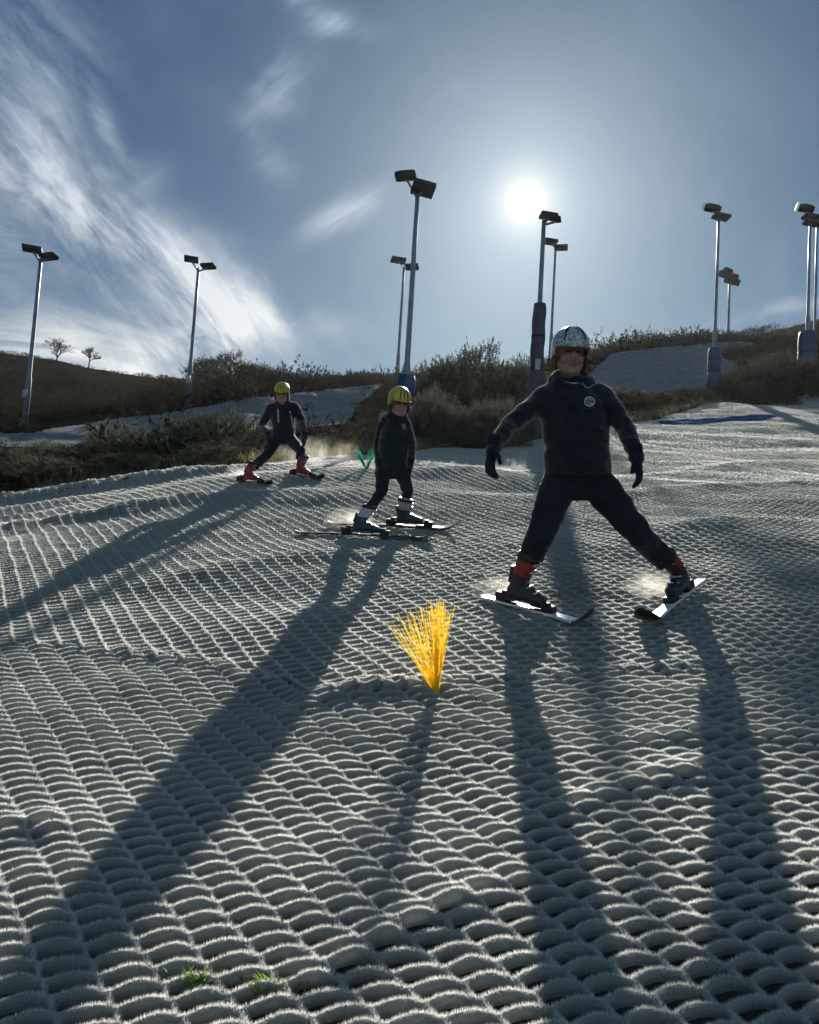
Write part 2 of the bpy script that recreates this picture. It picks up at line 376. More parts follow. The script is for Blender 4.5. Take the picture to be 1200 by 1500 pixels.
# slope underlay, a finer sheet
def sheet(name, x0, x1, y0, y1, st, off, m, keep):
    xs = np.arange(x0, x1+st, st); ys = np.arange(y0, y1+st, st); X, Y = np.meshgrid(xs, ys); Z = H(X, Y)+off
    ny, nx = X.shape; ii = (np.arange(ny-1)[:, None]*nx+np.arange(nx-1)).ravel()
    cx = X.ravel()[ii]+st/2; cy = Y.ravel()[ii]+st/2; ii = ii[keep(cx, cy)]
    Fq = np.c_[ii, ii+1, ii+nx+1, ii+nx]; used, inv = np.unique(Fq, return_inverse=True)
    me = np_mesh(name, np.c_[X.ravel(), Y.ravel(), Z.ravel()][used], inv.reshape(-1, 4), 4, True)
    return link(name, me, m)
o = sheet("ski_slope", -22, 34, -3, 38, .12, 0.0, m_under, lambda x, y: (y < yedge(x))); tag(o, kind='structure')
# ------------------------------------------------------------------ brush matting: honeycomb walls of bristle
def A_(l, deg): return np.array([math.cos(R(deg)), math.sin(R(deg))])*l
LAT_NEAR = (A_(.128, 8), np.array([.038, -.0455]), np.array([.019, -.003]), False)
LAT_FAR = (A_(.108, 9), np.array([.036, -.056]), np.array([.020, -.006]), True)
joint = seamline([(a_, b_, ground_d(b_)) for a_, b_ in ((-600, 915), (-200, 935), (180, 962), (330, 985), (450, 1028), (640, 1014), (780, 1000), (950, 985), (1300, 950), (1800, 930))])
def yjoint(x): return np.interp(x, joint[:, 0], joint[:, 1])
def warp(x, y):
    return (x+.05*vn(x*.6, y*.6, 51)+.012*vn(x*3.3, y*3.3, 53)+.006*vn(x*14, y*14, 57), y+.06*vn(x*.5, y*.5, 52)+.012*vn(x*3.0, y*3.5, 54)+.006*vn(x*14, y*14, 58))
def origins(lat, far):
    a1, a2, e3, _ = lat; inv = np.linalg.inv(np.array([a1, a2]))
    corners = np.array([[-20, -1], [30, -1], [-20, 38], [30, 38]])@inv
    jm, km = np.floor(corners.min(0)).astype(int); jx, kx = np.ceil(corners.max(0)).astype(int)
    J, Kk = np.meshgrid(np.arange(jm, jx), np.arange(km, kx)); J = J.ravel(); Kk = Kk.ravel()
    O = J[:, None]*a1+Kk[:, None]*a2
    O = O[(O[:, 1] > .75) & (O[:, 1] < 37) & (np.abs(O[:, 0]) < 1.2*O[:, 1]+1.4)]
    O = O[O[:, 1] < yedge(O[:, 0])-.05]
    yj = yjoint(O[:, 0]); O = O[O[:, 1] >= yj+.0] if far else O[O[:, 1] < yj+.03]
    hz = rbf(O[:, 0], O[:, 1]); pxx, pyy = proj(O[:, 0], O[:, 1], hz)
    O = O[(pxx > -620) & (pxx < 1820) & (pyy < 2300)]
    print("cells", len(O)); return O
def walls(O, nl, prof, hair, lat):
    """O origins; nl samples on the long wall; prof list of (s,h); hair per metre"""
    t = np.linspace(0, 1, nl+1); a1, a2, e3, farl = lat
    lv = a1-e3; pr = np.array([-lv[1], lv[0]])/np.hypot(*lv)
    row = [np.zeros(2)]+[e3+lv*u+pr*.010*math.sin(math.pi*u**1.35)**.8 for u in t]
    row = np.array(row)
    cv = a2-e3; nc = max(2, nl//2); con = np.array([e3+cv*u for u in np.linspace(0, 1, nc+1)])
    out = []
    for poly, isrow in ((row, True), (con, False)):
        n = len(poly); XY = O[:, None, :]+poly[None]
        x, y = warp(XY[..., 0], XY[..., 1]); z = H(x, y)
        T = np.gradient(np.stack([x, y], -1), axis=1); T /= np.linalg.norm(T, axis=-1, keepdims=True)+1e-9
        Nn = np.stack([-T[..., 1], T[..., 0]], -1)
        u = np.linspace(0, 1, n)
        hs = ((1.04-.16*np.sin(np.pi*u)) if isrow else (1.08+0*u)) if farl else ((.80+.26*np.sin(np.pi*u)**.7) if isrow else (.84+.05*np.cos(2*np.pi*u)))
        hs = hs[None]*(1 if farl else .90)*(1+.30*vn(x*9, y*9, 61)+.22*vn(x*1.7, y*1.7, 62))
        ws = (1 if farl else .90)*(1+.35*vn(x*11, y*11, 63))*(1 if isrow else 1.1)
        # splayed, lifted brush on the seams
        sm = np.clip(seamh(x.ravel(), y.ravel()).reshape(x.shape)/.014, 0, 1)*(y < 4.6); hs = hs*(1+.28*sm); ws = ws*(1+.35*sm)
        lean = .010*vn(x*2.2, y*2.2, 64)+.006*vn(x*8, y*8, 65)+.009*sm*vn(x*16, y*16, 66)
        out.append((x, y, z, Nn, T, hs, ws, lean))
    Vs = []; Fs = []; base = 0
    for x, y, z, Nn, T, hs, ws, lean in out:
        c, n = x.shape; k = len(prof)
        s = np.array([p[0] for p in prof]); h = np.array([p[1] for p in prof])
        off = s[None, None]*ws[..., None]+(h/.034)[None, None]*lean[..., None]
        vx = x[..., None]+Nn[..., 0:1]*off; vy = y[..., None]+Nn[..., 1:2]*off; vz = z[..., None]+h[None, None]*hs[..., None]
        Vs.append(np.stack([vx, vy, vz], -1).reshape(-1, 3))
        id0 = (np.arange(c)[:, None, None]*n*k+np.arange(n-1)[None, :, None]*k+np.arange(k-1)[None, None]).ravel()+base
        Fs.append(np.c_[id0, id0+1, id0+k+1, id0+k]); base += c*n*k
    V = np.concatenate(Vs); Fq = np.concatenate(Fs)
    Hv = None
    if hair:
        dens, hw, hl = hair; tris = []
        for x, y, z, Nn, T, hs, ws, lean in out:
            c, n = x.shape; seg = np.hypot(np.diff(x, axis=1), np.diff(y, axis=1)); tot = seg.sum(); cnt = int(tot*dens)
            cum = np.cumsum(seg.ravel()); r = rng.random(cnt)*cum[-1]; si = np.minimum(np.searchsorted(cum, r), seg.size-1)
            ci = si//(n-1); pi = si % (n-1); f = rng.random(cnt)
            def it(a):
                A0 = a[ci, pi]; B0 = a[ci, pi+1]; ff = f if A0.ndim == 1 else f[:, None]
                return A0*(1-ff)+B0*ff
            bx, by, bz, bn, bt, bh, bw, bl = [it(a) for a in (x, y, z, Nn, T, hs, ws, lean)]
            phi = rng.normal(0, 1, cnt)*.75; phi = np.clip(phi, -1.75, 1.75)
            hh = .034*bh; rr = .0085*bw
            sx = np.sin(phi)*rr*.95; sz = hh*(.50+.46*np.cos(phi))
            sx = sx+bl*(sz/.034)
            root = np.stack([bx+bn[:, 0]*sx, by+bn[:, 1]*sx, bz+sz], -1)
            ln = hl*(.6+.8*rng.random(cnt))
            d = np.stack([bn[:, 0]*np.sin(phi)*.9, bn[:, 1]*np.sin(phi)*.9, .25+np.cos(phi)], -1)+rng.normal(0, .28, (cnt, 3))
            d /= np.linalg.norm(d, axis=1, keepdims=True)
            tip = root+d*ln[:, None]; root = root-d*(.003)
            side = np.cross(d, rng.normal(0, 1, (cnt, 3))); side /= np.linalg.norm(side, axis=1, keepdims=True)+1e-9
            side *= hw*.5
            tris.append(np.stack([root-side, root+side, tip], 1))
        Hv = np.concatenate(tris).reshape(-1, 3)
    return V, Fq, Hv
PR_hi = [(-.004, -.002), (-.007, .012), (-.0095, .022), (-.0085, .030), (-.0035, .034), (.0035, .034), (.0085, .030), (.0095, .022), (.007, .012), (.004, -.002)]
PR_mid = [(-.006, -.002), (-.0098, .020), (-.006, .033), (.006, .033), (.0098, .020), (.006, -.002)]
PR_lo = [(-.013, -.002), (-.009, .032), (.009, .032), (.013, -.002)]
bands = [(LAT_NEAR, .7, 2.9, 9, PR_hi, (5600, .0013, .0092)), (LAT_NEAR, 2.9, 9, 8, PR_hi, (2500, .0015, .0082)), (LAT_FAR, 1, 4.6, 6, PR_hi, (2000, .0020, .0095)),
         (LAT_FAR, 4.6, 6.5, 5, PR_mid, (1000, .0025, .0085)), (LAT_FAR, 6.5, 10, 4, PR_mid, (330, .0040, .0085)), (LAT_FAR, 10, 15, 3, PR_mid, (150, .008, .013)), (LAT_FAR, 15, 50, 2, PR_lo, (70, .013, .015))]
OO = {False: origins(LAT_NEAR, False), True: origins(LAT_FAR, True)}
Vall = []; Fall = []; Hall = []; b0 = 0
for lat, lo, hi, nl, prof, hair in bands:
    O = OO[lat[3]]; sel = O[(O[:, 1] >= lo) & (O[:, 1] < hi)]
    if not len(sel): continue
    pxx, pyy = proj(sel[:, 0], sel[:, 1], rbf(sel[:, 0], sel[:, 1])); inn = (pxx > -110) & (pxx < 1310) & (pyy < 1640)
    for sub, hr, pf, nn in ((sel[inn], hair, prof, nl), (sel[~inn], (hair[0]*.25, hair[1]*1.8, hair[2]) if hair and lo < 4 else None, PR_mid if lo < 6.5 else PR_lo, max(2, nl//2+1))):
        if not len(sub): continue
        V, Fq, Hv = walls(sub, nn, pf, hr, lat)
        Vall.append(V); Fall.append(Fq+b0); b0 += len(V)
        if Hv is not None: Hall.append(Hv)
    print("band", lo, len(sel), len(Fq), 0 if Hv is None else len(Hv)//3)
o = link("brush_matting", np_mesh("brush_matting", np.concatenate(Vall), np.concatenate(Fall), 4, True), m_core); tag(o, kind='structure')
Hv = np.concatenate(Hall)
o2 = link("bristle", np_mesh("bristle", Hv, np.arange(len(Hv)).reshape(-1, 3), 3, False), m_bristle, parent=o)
# blue edge strip lying across the slope on the right
m_blue = mat("blue_matting", (.006, .035, .12), 1, spec=0, vscale=20, bump=.6, bscale=60)
# shaded neighbouring runs on the hill
def region(name, poly, off, m, st=.10):
    pts = [G(px, py, 8) if len(q) == 2 else P(px, py, q[2]) for q in poly for px, py in [q[:2]]]
    pl = np.array([[p.x, p.y] for p in pts])
    def inside(x, y):
        c = np.zeros(len(x), bool); n = len(pl)
        for i in range(n):
            a = pl[i]; b = pl[(i+1) % n]
            t = ((a[1] > y) != (b[1] > y)) & (x < (b[0]-a[0])*(y-a[1])/(b[1]-a[1]+1e-12)+a[0]); c ^= t
        return c
    return sheet(name, pl[:, 0].min(), pl[:, 0].max(), pl[:, 1].min(), pl[:, 1].max(), st, off, m, inside), inside
runs = []
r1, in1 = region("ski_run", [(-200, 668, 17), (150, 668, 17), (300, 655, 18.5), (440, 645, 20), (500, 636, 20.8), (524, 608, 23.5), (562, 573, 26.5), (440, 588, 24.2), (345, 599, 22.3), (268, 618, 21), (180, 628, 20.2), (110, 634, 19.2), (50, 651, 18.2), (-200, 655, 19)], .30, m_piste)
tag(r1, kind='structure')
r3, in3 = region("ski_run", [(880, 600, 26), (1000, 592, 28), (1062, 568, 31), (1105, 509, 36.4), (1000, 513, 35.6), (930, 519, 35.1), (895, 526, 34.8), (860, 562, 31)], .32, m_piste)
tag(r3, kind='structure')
def inside_any(x, y): return in1(x, y) | in3(x, y)
# ------------------------------------------------------------------ vegetation
m_gorse = mat("gorse_leaf", (.085, .098, .060), .85, col2=(.014, .022, .015), vscale=6, spec=.15, transl=.36)
m_gorse2 = mat("dry_gorse_leaf", (.14, .14, .10), .85, col2=(.022, .030, .022), vscale=6, spec=.15, transl=.40)
m_stem = mat("brown_stem", (.06, .045, .03), .9, vscale=20)
m_dry = mat("dry_grass", (.34, .29, .16), .8, col2=(.17, .16, .08), vscale=3, spec=.2, transl=.5)
m_scrub = mat("heather_scrub", (.042, .038, .024), .9, col2=(.010, .015, .010), vscale=.55, spec=.1, transl=.25)
def shoots(n, leaves, leaf, r, seed, rxy=1.0, rz=1.0, lump=.35, lo=.18, hi=.42):
    g = np.random.default_rng(seed)
    d = g.normal(0, 1, (n, 3)); d[:, 2] = np.abs(d[:, 2])*1.0-.18; d /= np.linalg.norm(d, axis=1, keepdims=True)
    az = np.arctan2(d[:, 1], d[:, 0]); el = d[:, 2]
    rad = 1+lump*(vn(az*1.7+seed*3, el*2.6, seed)+.6*vn(az*4+seed, el*5, seed+1))*2
    rad *= g.uniform(.72 if lo > .15 else .84, 1.03, n)
    tipn = d*rad[:, None]; up = g.uniform(.1, .34, n); L_ = g.uniform(lo, hi, n)
    sd = d*.7+np.c_[g.normal(0, .25, n), g.normal(0, .25, n), up+.25]; sd /= np.linalg.norm(sd, axis=1, keepdims=True)
    t = g.random((n, leaves)); p = (tipn-sd*.10)[:, None]+sd[:, None]*(t*L_[:, None])[..., None]
    ld = sd[:, None]*.8+g.normal(0, .55, (n, leaves, 3)); ld /= np.linalg.norm(ld, axis=-1, keepdims=True)
    ll = leaf*g.uniform(.6, 1.3, (n, leaves))*(1.15-.6*t)
    side = np.cross(ld, g.normal(0, 1, (n, leaves, 3))); side /= np.linalg.norm(side, axis=-1, keepdims=True)+1e-9
    a = p-side*(ll*.22)[..., None]; b = p+side*(ll*.22)[..., None]; c = p+ld*ll[..., None]
    V = np.stack([a, b, c], 2).reshape(-1, 3)
    V[:, :2] *= rxy; V[:, 2] *= rz
    return V
def tri_mesh(name, V): return np_mesh(name, V, np.arange(len(V)).reshape(-1, 3), 3, False)
def stems_bm(seed, n=9, h=.8):
    g = random.Random(seed); bm = bmesh.new()
    for i in range(n):
        a = g.uniform(0, 6.28); r = g.uniform(.15, .7)
        tube(bm, [(0.05*math.cos(a), .05*math.sin(a), -.15), (r*.4*math.cos(a), r*.4*math.sin(a), h*.35), (r*math.cos(a+.2), r*math.sin(a+.2), h*g.uniform(.6, .95))], [.035, .025, .010], 5)
    return bm_mesh("stem", bm)
bush_leaf = []
for s in range(6):
    V = shoots(1300, 22, .052, 1, 100+s, 1, 1, lump=.30, lo=.12, hi=.32)
    V2 = shoots(700, 14, .085, 1, 200+s, .82, .82, lump=.25, lo=.1, hi=.2)
    bush_leaf.append(tri_mesh("foliage", np.concatenate([V, V2])))
for s in range(3): bush_leaf.append(tri_mesh('foliage', np.concatenate([shoots(2400, 18, .040, 1, 400+s, 1, 1, lump=.26, lo=.07, hi=.22), shoots(900, 14, .08, 1, 450+s, .84, .84, lump=.22, lo=.08, hi=.2)])))
for i, b in enumerate(bush_leaf): b.materials.append(m_gorse if i < 3 or i > 5 else m_gorse2)
stem_me = [stems_bm(k) for k in range(2)]
for s in stem_me: s.materials.append(m_stem)
bushes = [  # px, top py, distance, width px, variant, label
 (-30, 640, 14.2, 172, 0, "dark gorse bush at the far left edge of the slope"),
 (20, 655, 13, 103, 1, "low gorse bush at the slope edge below the leftmost floodlight mast"),
 (85, 668, 13.2, 103, 2, "low spiky gorse bush in front of the narrow strip of far run"),
 (62, 648, 15.2, 69, 3, "upright tuft of gorse poking above the low bushes on the left"),
 (140, 650, 14.5, 114, 0, "gorse bush with pale tips left of the second mast's line"),
 (185, 626, 15.5, 80, 4, "tall narrow gorse tips against the dark hillside on the left"),
 (215, 634, 14.6, 109, 1, "dense gorse bush behind the slope edge, right of the narrow gorse tips"),
 (262, 640, 14.2, 92, 2, "gorse bush just below the foot of the second mast from the left"),
 (318, 598, 15, 120, 0, "tallest gorse bush on the left, beside the bending skier"),
 (352, 640, 14, 92, 4, "gorse bush directly behind the skier in the open dark jacket"),
 (115, 695, 12.5, 126, 5, "lowest gorse clump spilling over the slope edge on the left"),
 (235, 682, 12.7, 126, 0, "low gorse clump at the slope edge left of the tallest left bush"),
 (20, 700, 12.3, 138, 1, "dark low gorse clump in the far left corner of the slope edge"),
 (330, 668, 12.9, 92, 3, "small brown gorse clump at the feet of the tallest left bush"),
 (478, 640, 14.6, 39, 5, "small dry shrub between the two skiers in yellow helmets"),
 (510, 630, 15, 41, 3, "dry twiggy shrub just left of the middle skier"),
 (445, 650, 14, 46, 4, "small dry shrub by the bending skier's hand"),
 (545, 636, 14.6, 46, 5, "dry shrub behind the middle skier's shoulder"),
 (640, 575, 15.5, 97, 3, "silvery gorse bush right of the blue padded centre mast"),
 (688, 594, 15, 103, 4, "silvery gorse bush midway between the two padded masts"),
 (735, 590, 15.6, 92, 5, "pale tipped gorse bush left of the tall dark padded mast"),
 (650, 630, 14.4, 103, 0, "low gorse clump at the slope edge right of the middle skier"),
 (720, 628, 14.8, 103, 3, "low gorse clump at the slope edge near the dark padded mast"),
 (700, 522, 24, 189, 0, "big rounded dark gorse bush on the skyline behind the padded masts"),
 (640, 545, 25, 114, 4, "brown gorse bush on the skyline left of the big rounded bush"),
 (765, 530, 25, 103, 1, "gorse bush on the skyline just behind the dark padded mast"),
 (590, 552, 30, 69, 2, "small skyline bush behind the centre mast"),
 (540, 545, 33, 69, 5, "small skyline bush left of the centre mast"),
 (815, 570, 17.5, 92, 1, "gorse bush behind the front skier's right shoulder"),
 (915, 568, 22.9, 80, 3, "pale gorse bush next to the front skier's left shoulder"),
 (965, 574, 24.2, 75, 4, "pale tipped gorse bush between the front skier and the right padded mast"),
 (1008, 568, 25.4, 69, 5, "silvery gorse bush touching the left side of the right padded mast"),
 (880, 600, 21.6, 69, 0, "low gorse clump behind the front skier's upper arm"),
 (1075, 555, 26.7, 80, 3, "gorse bush on the right side of the right padded mast"),
 (1110, 530, 28.5, 103, 4, "pale topped gorse bush lower left of the blue mast at the right edge"),
 (1150, 522, 30.4, 114, 0, "large dark gorse bush in front of the blue mast at the right edge"),
 (1215, 515, 32.2, 103, 1, "gorse bush at the right edge of the view beside the blue padding"),
 (1270, 520, 32.2, 138, 2, "gorse bush outside the last mast on the right"),
 (345, 528, 48, 103, 0, "leafy bush on the skyline left of the bending skier's head"),
 (385, 536, 46, 92, 1, "skyline bush directly above the bending skier's head"),
 (1040, 490, 44, 86, 1, "dark bush on the skyline above the upper end of the right hand run"),
 (1100, 488, 44, 103, 0, "dark bush on the skyline right of the lamp mast with round heads"),
 (1160, 486, 43, 103, 2, "dark skyline bush left of the twin masts on the right"),
 (1085, 505, 34, 57, 3, "pale gorse bush at the top right corner of the shaded run"),
]
for k, (px, pt, d, wpx, var, lab) in enumerate(bushes):
    top = P(px, pt, d); g = Hs(top.x, d); hgt = max(.35, top.z-g)
    e = empty("gorse_bush", (top.x, d, g-.02), lab, "bush", "gorse bushes along the slope")
    e.rotation_euler.z = random.uniform(0, 6.28); rx = max(wpx/F0*d*.5*(1.4 if px < 370 else 1.1), hgt*.62)
    e.scale = (rx, rx, hgt/1.05)
    if d > 22: var = 6+k % 3
    f = bpy.data.objects.new("foliage", bush_leaf[var]); COL.objects.link(f); f.parent = e
    s = bpy.data.objects.new("stem", stem_me[k % 2]); COL.objects.link(s); s.parent = e
# bare trees on the crest
def bare_tree(px, base, top, d, seed, lab):
    g = random.Random(seed); b = P(px, base, d); z0 = Hs(b.x, d); hgt = P(px, top, d).z-z0
    t = empty("bare_tree", (b.x, d, z0), lab, "tree")
    bm = bmesh.new(); tube(bm, [(0, 0, -.2), (0, 0, hgt*.2), (.03, 0, hgt*.34)], [.07, .055, .05], 6); link("trunk", bm_mesh("trunk", bm), m_stem, t)
    bm = bmesh.new()
    def br(p, dr, l, r, lv):
        q = p+dr*l; mid = p+dr*l*.5+Vector((g.uniform(-1, 1), g.uniform(-1, 1), g.uniform(-.3, .6)))*l*.08
        rr = max(r, .008); tube(bm, [p, mid, q], [rr, rr*.8, rr*.6], 3)
        if lv == 0: return
        for i in range(3 if lv > 1 else 4):
            nd = (dr+Vector((g.uniform(-1, 1), g.uniform(-1, 1), g.uniform(-.45, .75)))*.75).normalized(); br(p+dr*l*g.uniform(.45, 1), nd, l*g.uniform(.6, .85), r*.62, lv-1)
    for i in range(8):
        a = i*2.4+g.uniform(-.3, .3); el = R(g.uniform(18, 85)); br(Vector((.02, 0, hgt*(.26+.02*i))), Vector((math.cos(a)*math.cos(el), math.sin(a)*math.cos(el), math.sin(el))).normalized(), hgt*.27, .035, 4)
    link("crown", bm_mesh("crown", bm), m_stem, t)
bare_tree(83, 528, 497, 62, 3, "bare round crowned tree on the crest right of the leftmost mast")
bare_tree(130, 540, 508, 66, 9, "fainter bare tree on the crest further right along the ridge")
# red and white posts far off on the crest
m_red = mat("faded_red", (.35, .10, .09), .7)
for px, lab in ((237, "faded red marker post on the far crest, left of a pair"), (244, "faded red marker post on the far crest, right of a pair")):
    b = P(px, 553, 62); z0 = Hs(b.x, 62)
    bm = bmesh.new(); box(bm, (0, 0, .2), (.10, .10, .75)); box(bm, (0, -.03, .46), (.30, .05, .22)); o = link("marker_post", bm_mesh("marker_post", bm, False), m_red, loc=(b.x, 62, z0)); tag(o, lab, "post", "marker posts on the crest")
# scrub covering the hill, one uncountable mass
g = np.random.default_rng(5); N0 = 5200
sx = g.uniform(-45, 50, N0); sy = 13+g.random(N0)**.9*53
keep = (sy > yedge(sx)+1.5) & ~inside_any(sx, sy)
for dd in (.8, 1.6): keep &= ~inside_any(sx, sy+dd) & ~inside_any(sx+dd*.6, sy) & ~inside_any(sx-dd*.6, sy)
hz0 = H(sx, sy); px_, py_ = proj(sx, sy, hz0+.6)
# nothing may stand in the line of sight to the far runs
for f in (1.05, 1.12, 1.2, 1.3): 
    v = np.stack([sx, sy, hz0+.55-CAMZ], -1)*f; hit = inside_any(v[:, 0], v[:, 1]) & (v[:, 2]+CAMZ < H(v[:, 0], v[:, 1])+.5)
    keep &= ~(hit)
keep &= (px_ > -300) & (px_ < 1500) & (vn(sx*.28, sy*.28, 77)+.5 > .33)
sx, sy, hz0 = sx[keep], sy[keep], hz0[keep]; print('scrub', len(sx))
protos = [shoots(100, 12, .105, 1, 300+s, 1, 1, lump=.35) for s in range(6)]
Vs = []
for k in range(len(sx)):
    p = protos[k % 6]; sc = (.35 if sy[k] > 50 else .35+.65*min(1, (50-sy[k])/8))*g.uniform(.45, 1.05)*(.6+.75*(vn(np.array([sx[k]*.2]), np.array([sy[k]*.2]), 78)[0]+.5)); a = g.uniform(0, 6.28); c, s = math.cos(a), math.sin(a)
    q = np.c_[(p[:, 0]*c-p[:, 1]*s)*sc*1.15, (p[:, 0]*s+p[:, 1]*c)*sc*1.15, p[:, 2]*sc*.8]; Vs.append(q+[sx[k], sy[k], hz0[k]])
N1 = 5200; qx = g.uniform(-32, 42, N1); qy = 15+g.random(N1)**.8*48; kk = (qy > yedge(qx)+1.2) & ~inside_any(qx, qy) & ~inside_any(qx, qy+.35); qx = qx[kk]; qy = qy[kk]; qz = H(qx, qy); pq, _ = proj(qx, qy, qz); kk = (pq > -150) & (pq < 1350); qx, qy, qz = qx[kk], qy[kk], qz[kk]
lowp = [shoots(34, 9, .16, 1, 330+s, 1, 1, lump=.35) for s in range(4)]
for k in range(len(qx)):
    p = lowp[k % 4]; sc = g.uniform(.35, .75); a = g.uniform(0, 6.28); c, s = math.cos(a), math.sin(a)
    q = np.c_[(p[:, 0]*c-p[:, 1]*s)*sc*1.4, (p[:, 0]*s+p[:, 1]*c)*sc*1.4, p[:, 2]*sc*.42]; Vs.append(q+[qx[k], qy[k], qz[k]+.05])
o = link("scrub", tri_mesh("scrub", np.concatenate(Vs)), m_scrub); tag(o, kind='stuff', label="brown heather and gorse scrub covering the hillside", cat="scrub")
# dry grass along the edge
def grass(name, n, fx, m, hmin, hmax, wd, label):
    x, y = fx(n); z = H(x, y); a = g.uniform(0, 6.28, len(x)); h = g.uniform(hmin, hmax, len(x))
    lean = g.normal(0, .35, (len(x), 2))*h[:, None]; w2 = wd*g.uniform(.6, 1.3, len(x))
    p = np.stack([x, y, z-.03], -1); sd = np.stack([np.cos(a)*w2, np.sin(a)*w2, 0*a], -1); tip = p+np.c_[lean, h]
    o = link(name, tri_mesh(name, np.stack([p-sd, p+sd, tip], 1).reshape(-1, 3)), m); tag(o, label, "grass", kind='stuff')
def fx1(n):
    x = g.uniform(-8, 14, n); cl = vn(x*1.5, x*0+3, 90)+.5; y = yedge(x)+.02+g.random(n)**1.5*2.6; k = g.random(n) < np.where((x > -4) & (x < 4.5), 1, .45); return x[k], y[k]
grass("dry_grass", 42000, fx1, m_dry, .06, .30, .006, "dry yellow grass verge along the far edge of the slope")
# ------------------------------------------------------------------ floodlight masts
m_lamp = mat("lamp_housing", (.018, .018, .02), .6, spec=.2, vscale=30)
m_glass = mat("lamp_glass", (.02, .022, .025), .3, vscale=4)
m_glint = mat("glint_white_lens", (.85, .87, .88), .3, vscale=4, transl=.6)  # sun glint on the side lamps put into the lens as white
m_pad = mat("blue_padding", (.008, .045, .14), .6, vscale=6, bump=.4, bscale=14, streak=(1, 1, .3))
m_pad2 = mat("flare_tinted_padding", (.045, .036, .062), .6, vscale=6, bump=.4, bscale=14, streak=(1, 1, .3))  # plum cast of the sun's flare mixed into the padding colour
m_pole = mat("mast_steel", (.20, .23, .27), .5, metal=.3, vscale=5)
def pad(parent, z0, z1, r, m, taper=.95):
    bm = bmesh.new(); rings = []; n = 12
    for i in range(n+1):
        t = i/n; z = z0+(z1-z0)*t; rr = r*(1-(1-taper)*t)*(1-.10*(i in (0, n)))*(1+.015*math.sin(i*2.7)); rings.append(((0.01*math.sin(i*1.3), 0, z), (rr, 0, 0), (0, rr, 0)))
    loft(bm, rings, 14); o = link("padding", bm_mesh("padding", bm), m, parent)
    for f in (.5,):
        bm = bmesh.new(); z = z0+(z1-z0)*f; rr = r*(1-(1-taper)*f)+.004; loft(bm, [((0, 0, z-.025), (rr, 0, 0), (0, rr, 0)), ((0, 0, z+.025), (rr, 0, 0), (0, rr, 0))], 14)
        link("strap", bm_mesh("strap", bm), m_lamp, o)
def lamp(parent, off, size, tilt, yaw, glass='under', roll=0):
    M = Matrix.Rotation(yaw, 3, 'Z') @ Matrix.Rotation(roll, 3, 'Y') @ Matrix.Rotation(tilt, 3, 'X')
    bm = bmesh.new(); w, dp, h = size
    r = [((0, 0, -h/2), (w/2, 0, 0), (0, dp/2, 0)), ((0, 0, h/2), (w/2*.72, 0, 0), (0, dp/2*.62, 0))]
    box(bm, (0, 0, -h*.12), (w, dp, h*.66)); box(bm, (0, dp*.05, h*.30), (w*.74, dp*.6, h*.45))
    for k in range(5): box(bm, (w*(-.28+.14*k), dp*.05, h*.58), (w*.025, dp*.5, h*.16))
    bmesh.ops.transform(bm, matrix=Matrix.Translation(off) @ M.to_4x4(), verts=bm.verts)
    o = link("lamp_head", baked(bm, 0, 0, bevel=.012), m_lamp, parent)
    for p in o.data.polygons: p.use_smooth = False
    bm = bmesh.new()
    if glass == 'under': box(bm, (0, 0, -h*.46), (w*.9, dp*.9, .02))
    else: box(bm, (-w*.5-.05, 0, -h*.05), (.11, dp*.95, h*.85))
    bmesh.ops.transform(bm, matrix=Matrix.Translation(off) @ M.to_4x4(), verts=bm.verts)
    link("lamp_glass", bm_mesh("lamp_glass", bm, False), m_glass if glass == "under" else m_glint, o)
def mast(px, py, d, lab, heads, r=.06, pads=(), thick=None):
    t = P(px, py, d); zb = Hs(t.x, d)-.25; hgt = t.z-zb
    e = empty("floodlight_mast", (t.x, d, zb), lab, "floodlight", "floodlight masts beside the ski slope")
    bm = bmesh.new(); sp = thick if thick else .32
    tube(bm, [(0, 0, 0), (0, 0, hgt*sp), (0, 0, hgt*sp+.08), (0, 0, hgt*.7), (0, 0, hgt-.02)], [r*1.45, r*1.4, r*1.05, r*.95, r*.85], 12)
    link("pole", bm_mesh("pole", bm), m_pole, e)
    bm = bmesh.new(); box(bm, (0, -.04-r*1.3, hgt*sp*.72), (.12, .09, .26)); link("junction_box", baked(bm, 0, 0, bevel=.01), m_steel, e)
    s = d/F0; bm = bmesh.new(); xs_ = [h[0]*s for h in heads]
    for hd in heads:
        o_ = Vector((hd[0]*s, 0, hgt-hd[1]*s)); tube(bm, [(0, 0, hgt-.12), (o_.x*.5, -.02, (hgt-.12+o_.z)/2-.03), (o_.x, -.02, o_.z-.05)], .028, 8)
    link("bracket", bm_mesh("bracket", bm), m_pole, e)
    for hd in heads:
        lamp(e, Vector((hd[0]*s, -.04, hgt-hd[1]*s)), (hd[2]*s, hd[3]*s, hd[4]*s), R(hd[5]), R(hd[6]), *(hd[7:]))
    for p0, p1, rr, m in pads:
        za = P(px, p0, d).z-zb; zc = P(px, p1, d).z-zb; pad(e, max(za, .05), zc, rr, m)
mast(60, 378, 20.5, "leftmost floodlight mast, grey with two flat dark lamp heads", [(-13, -13, 27, 14, 7, -14, 20), (13, -3, 27, 14, 7, -14, -20)], .055)
mast(291, 392, 22.5, "slim grey floodlight mast in front of the bright cloud, second from the left", [(-11, -12, 21, 12, 6, -14, 15), (15, -3, 21, 12, 6, -14, -15)], .052)
mast(612, 284, 17, "tallest central floodlight mast with big box lamps and blue padding at its foot", [(-20, -27, 31, 14, 12, -10, -12, 'under', R(-2)), (8, -9, 34, 26, 13, -14, 12, 'under', R(6))], .062, [(660, 552, .235, m_pad)])
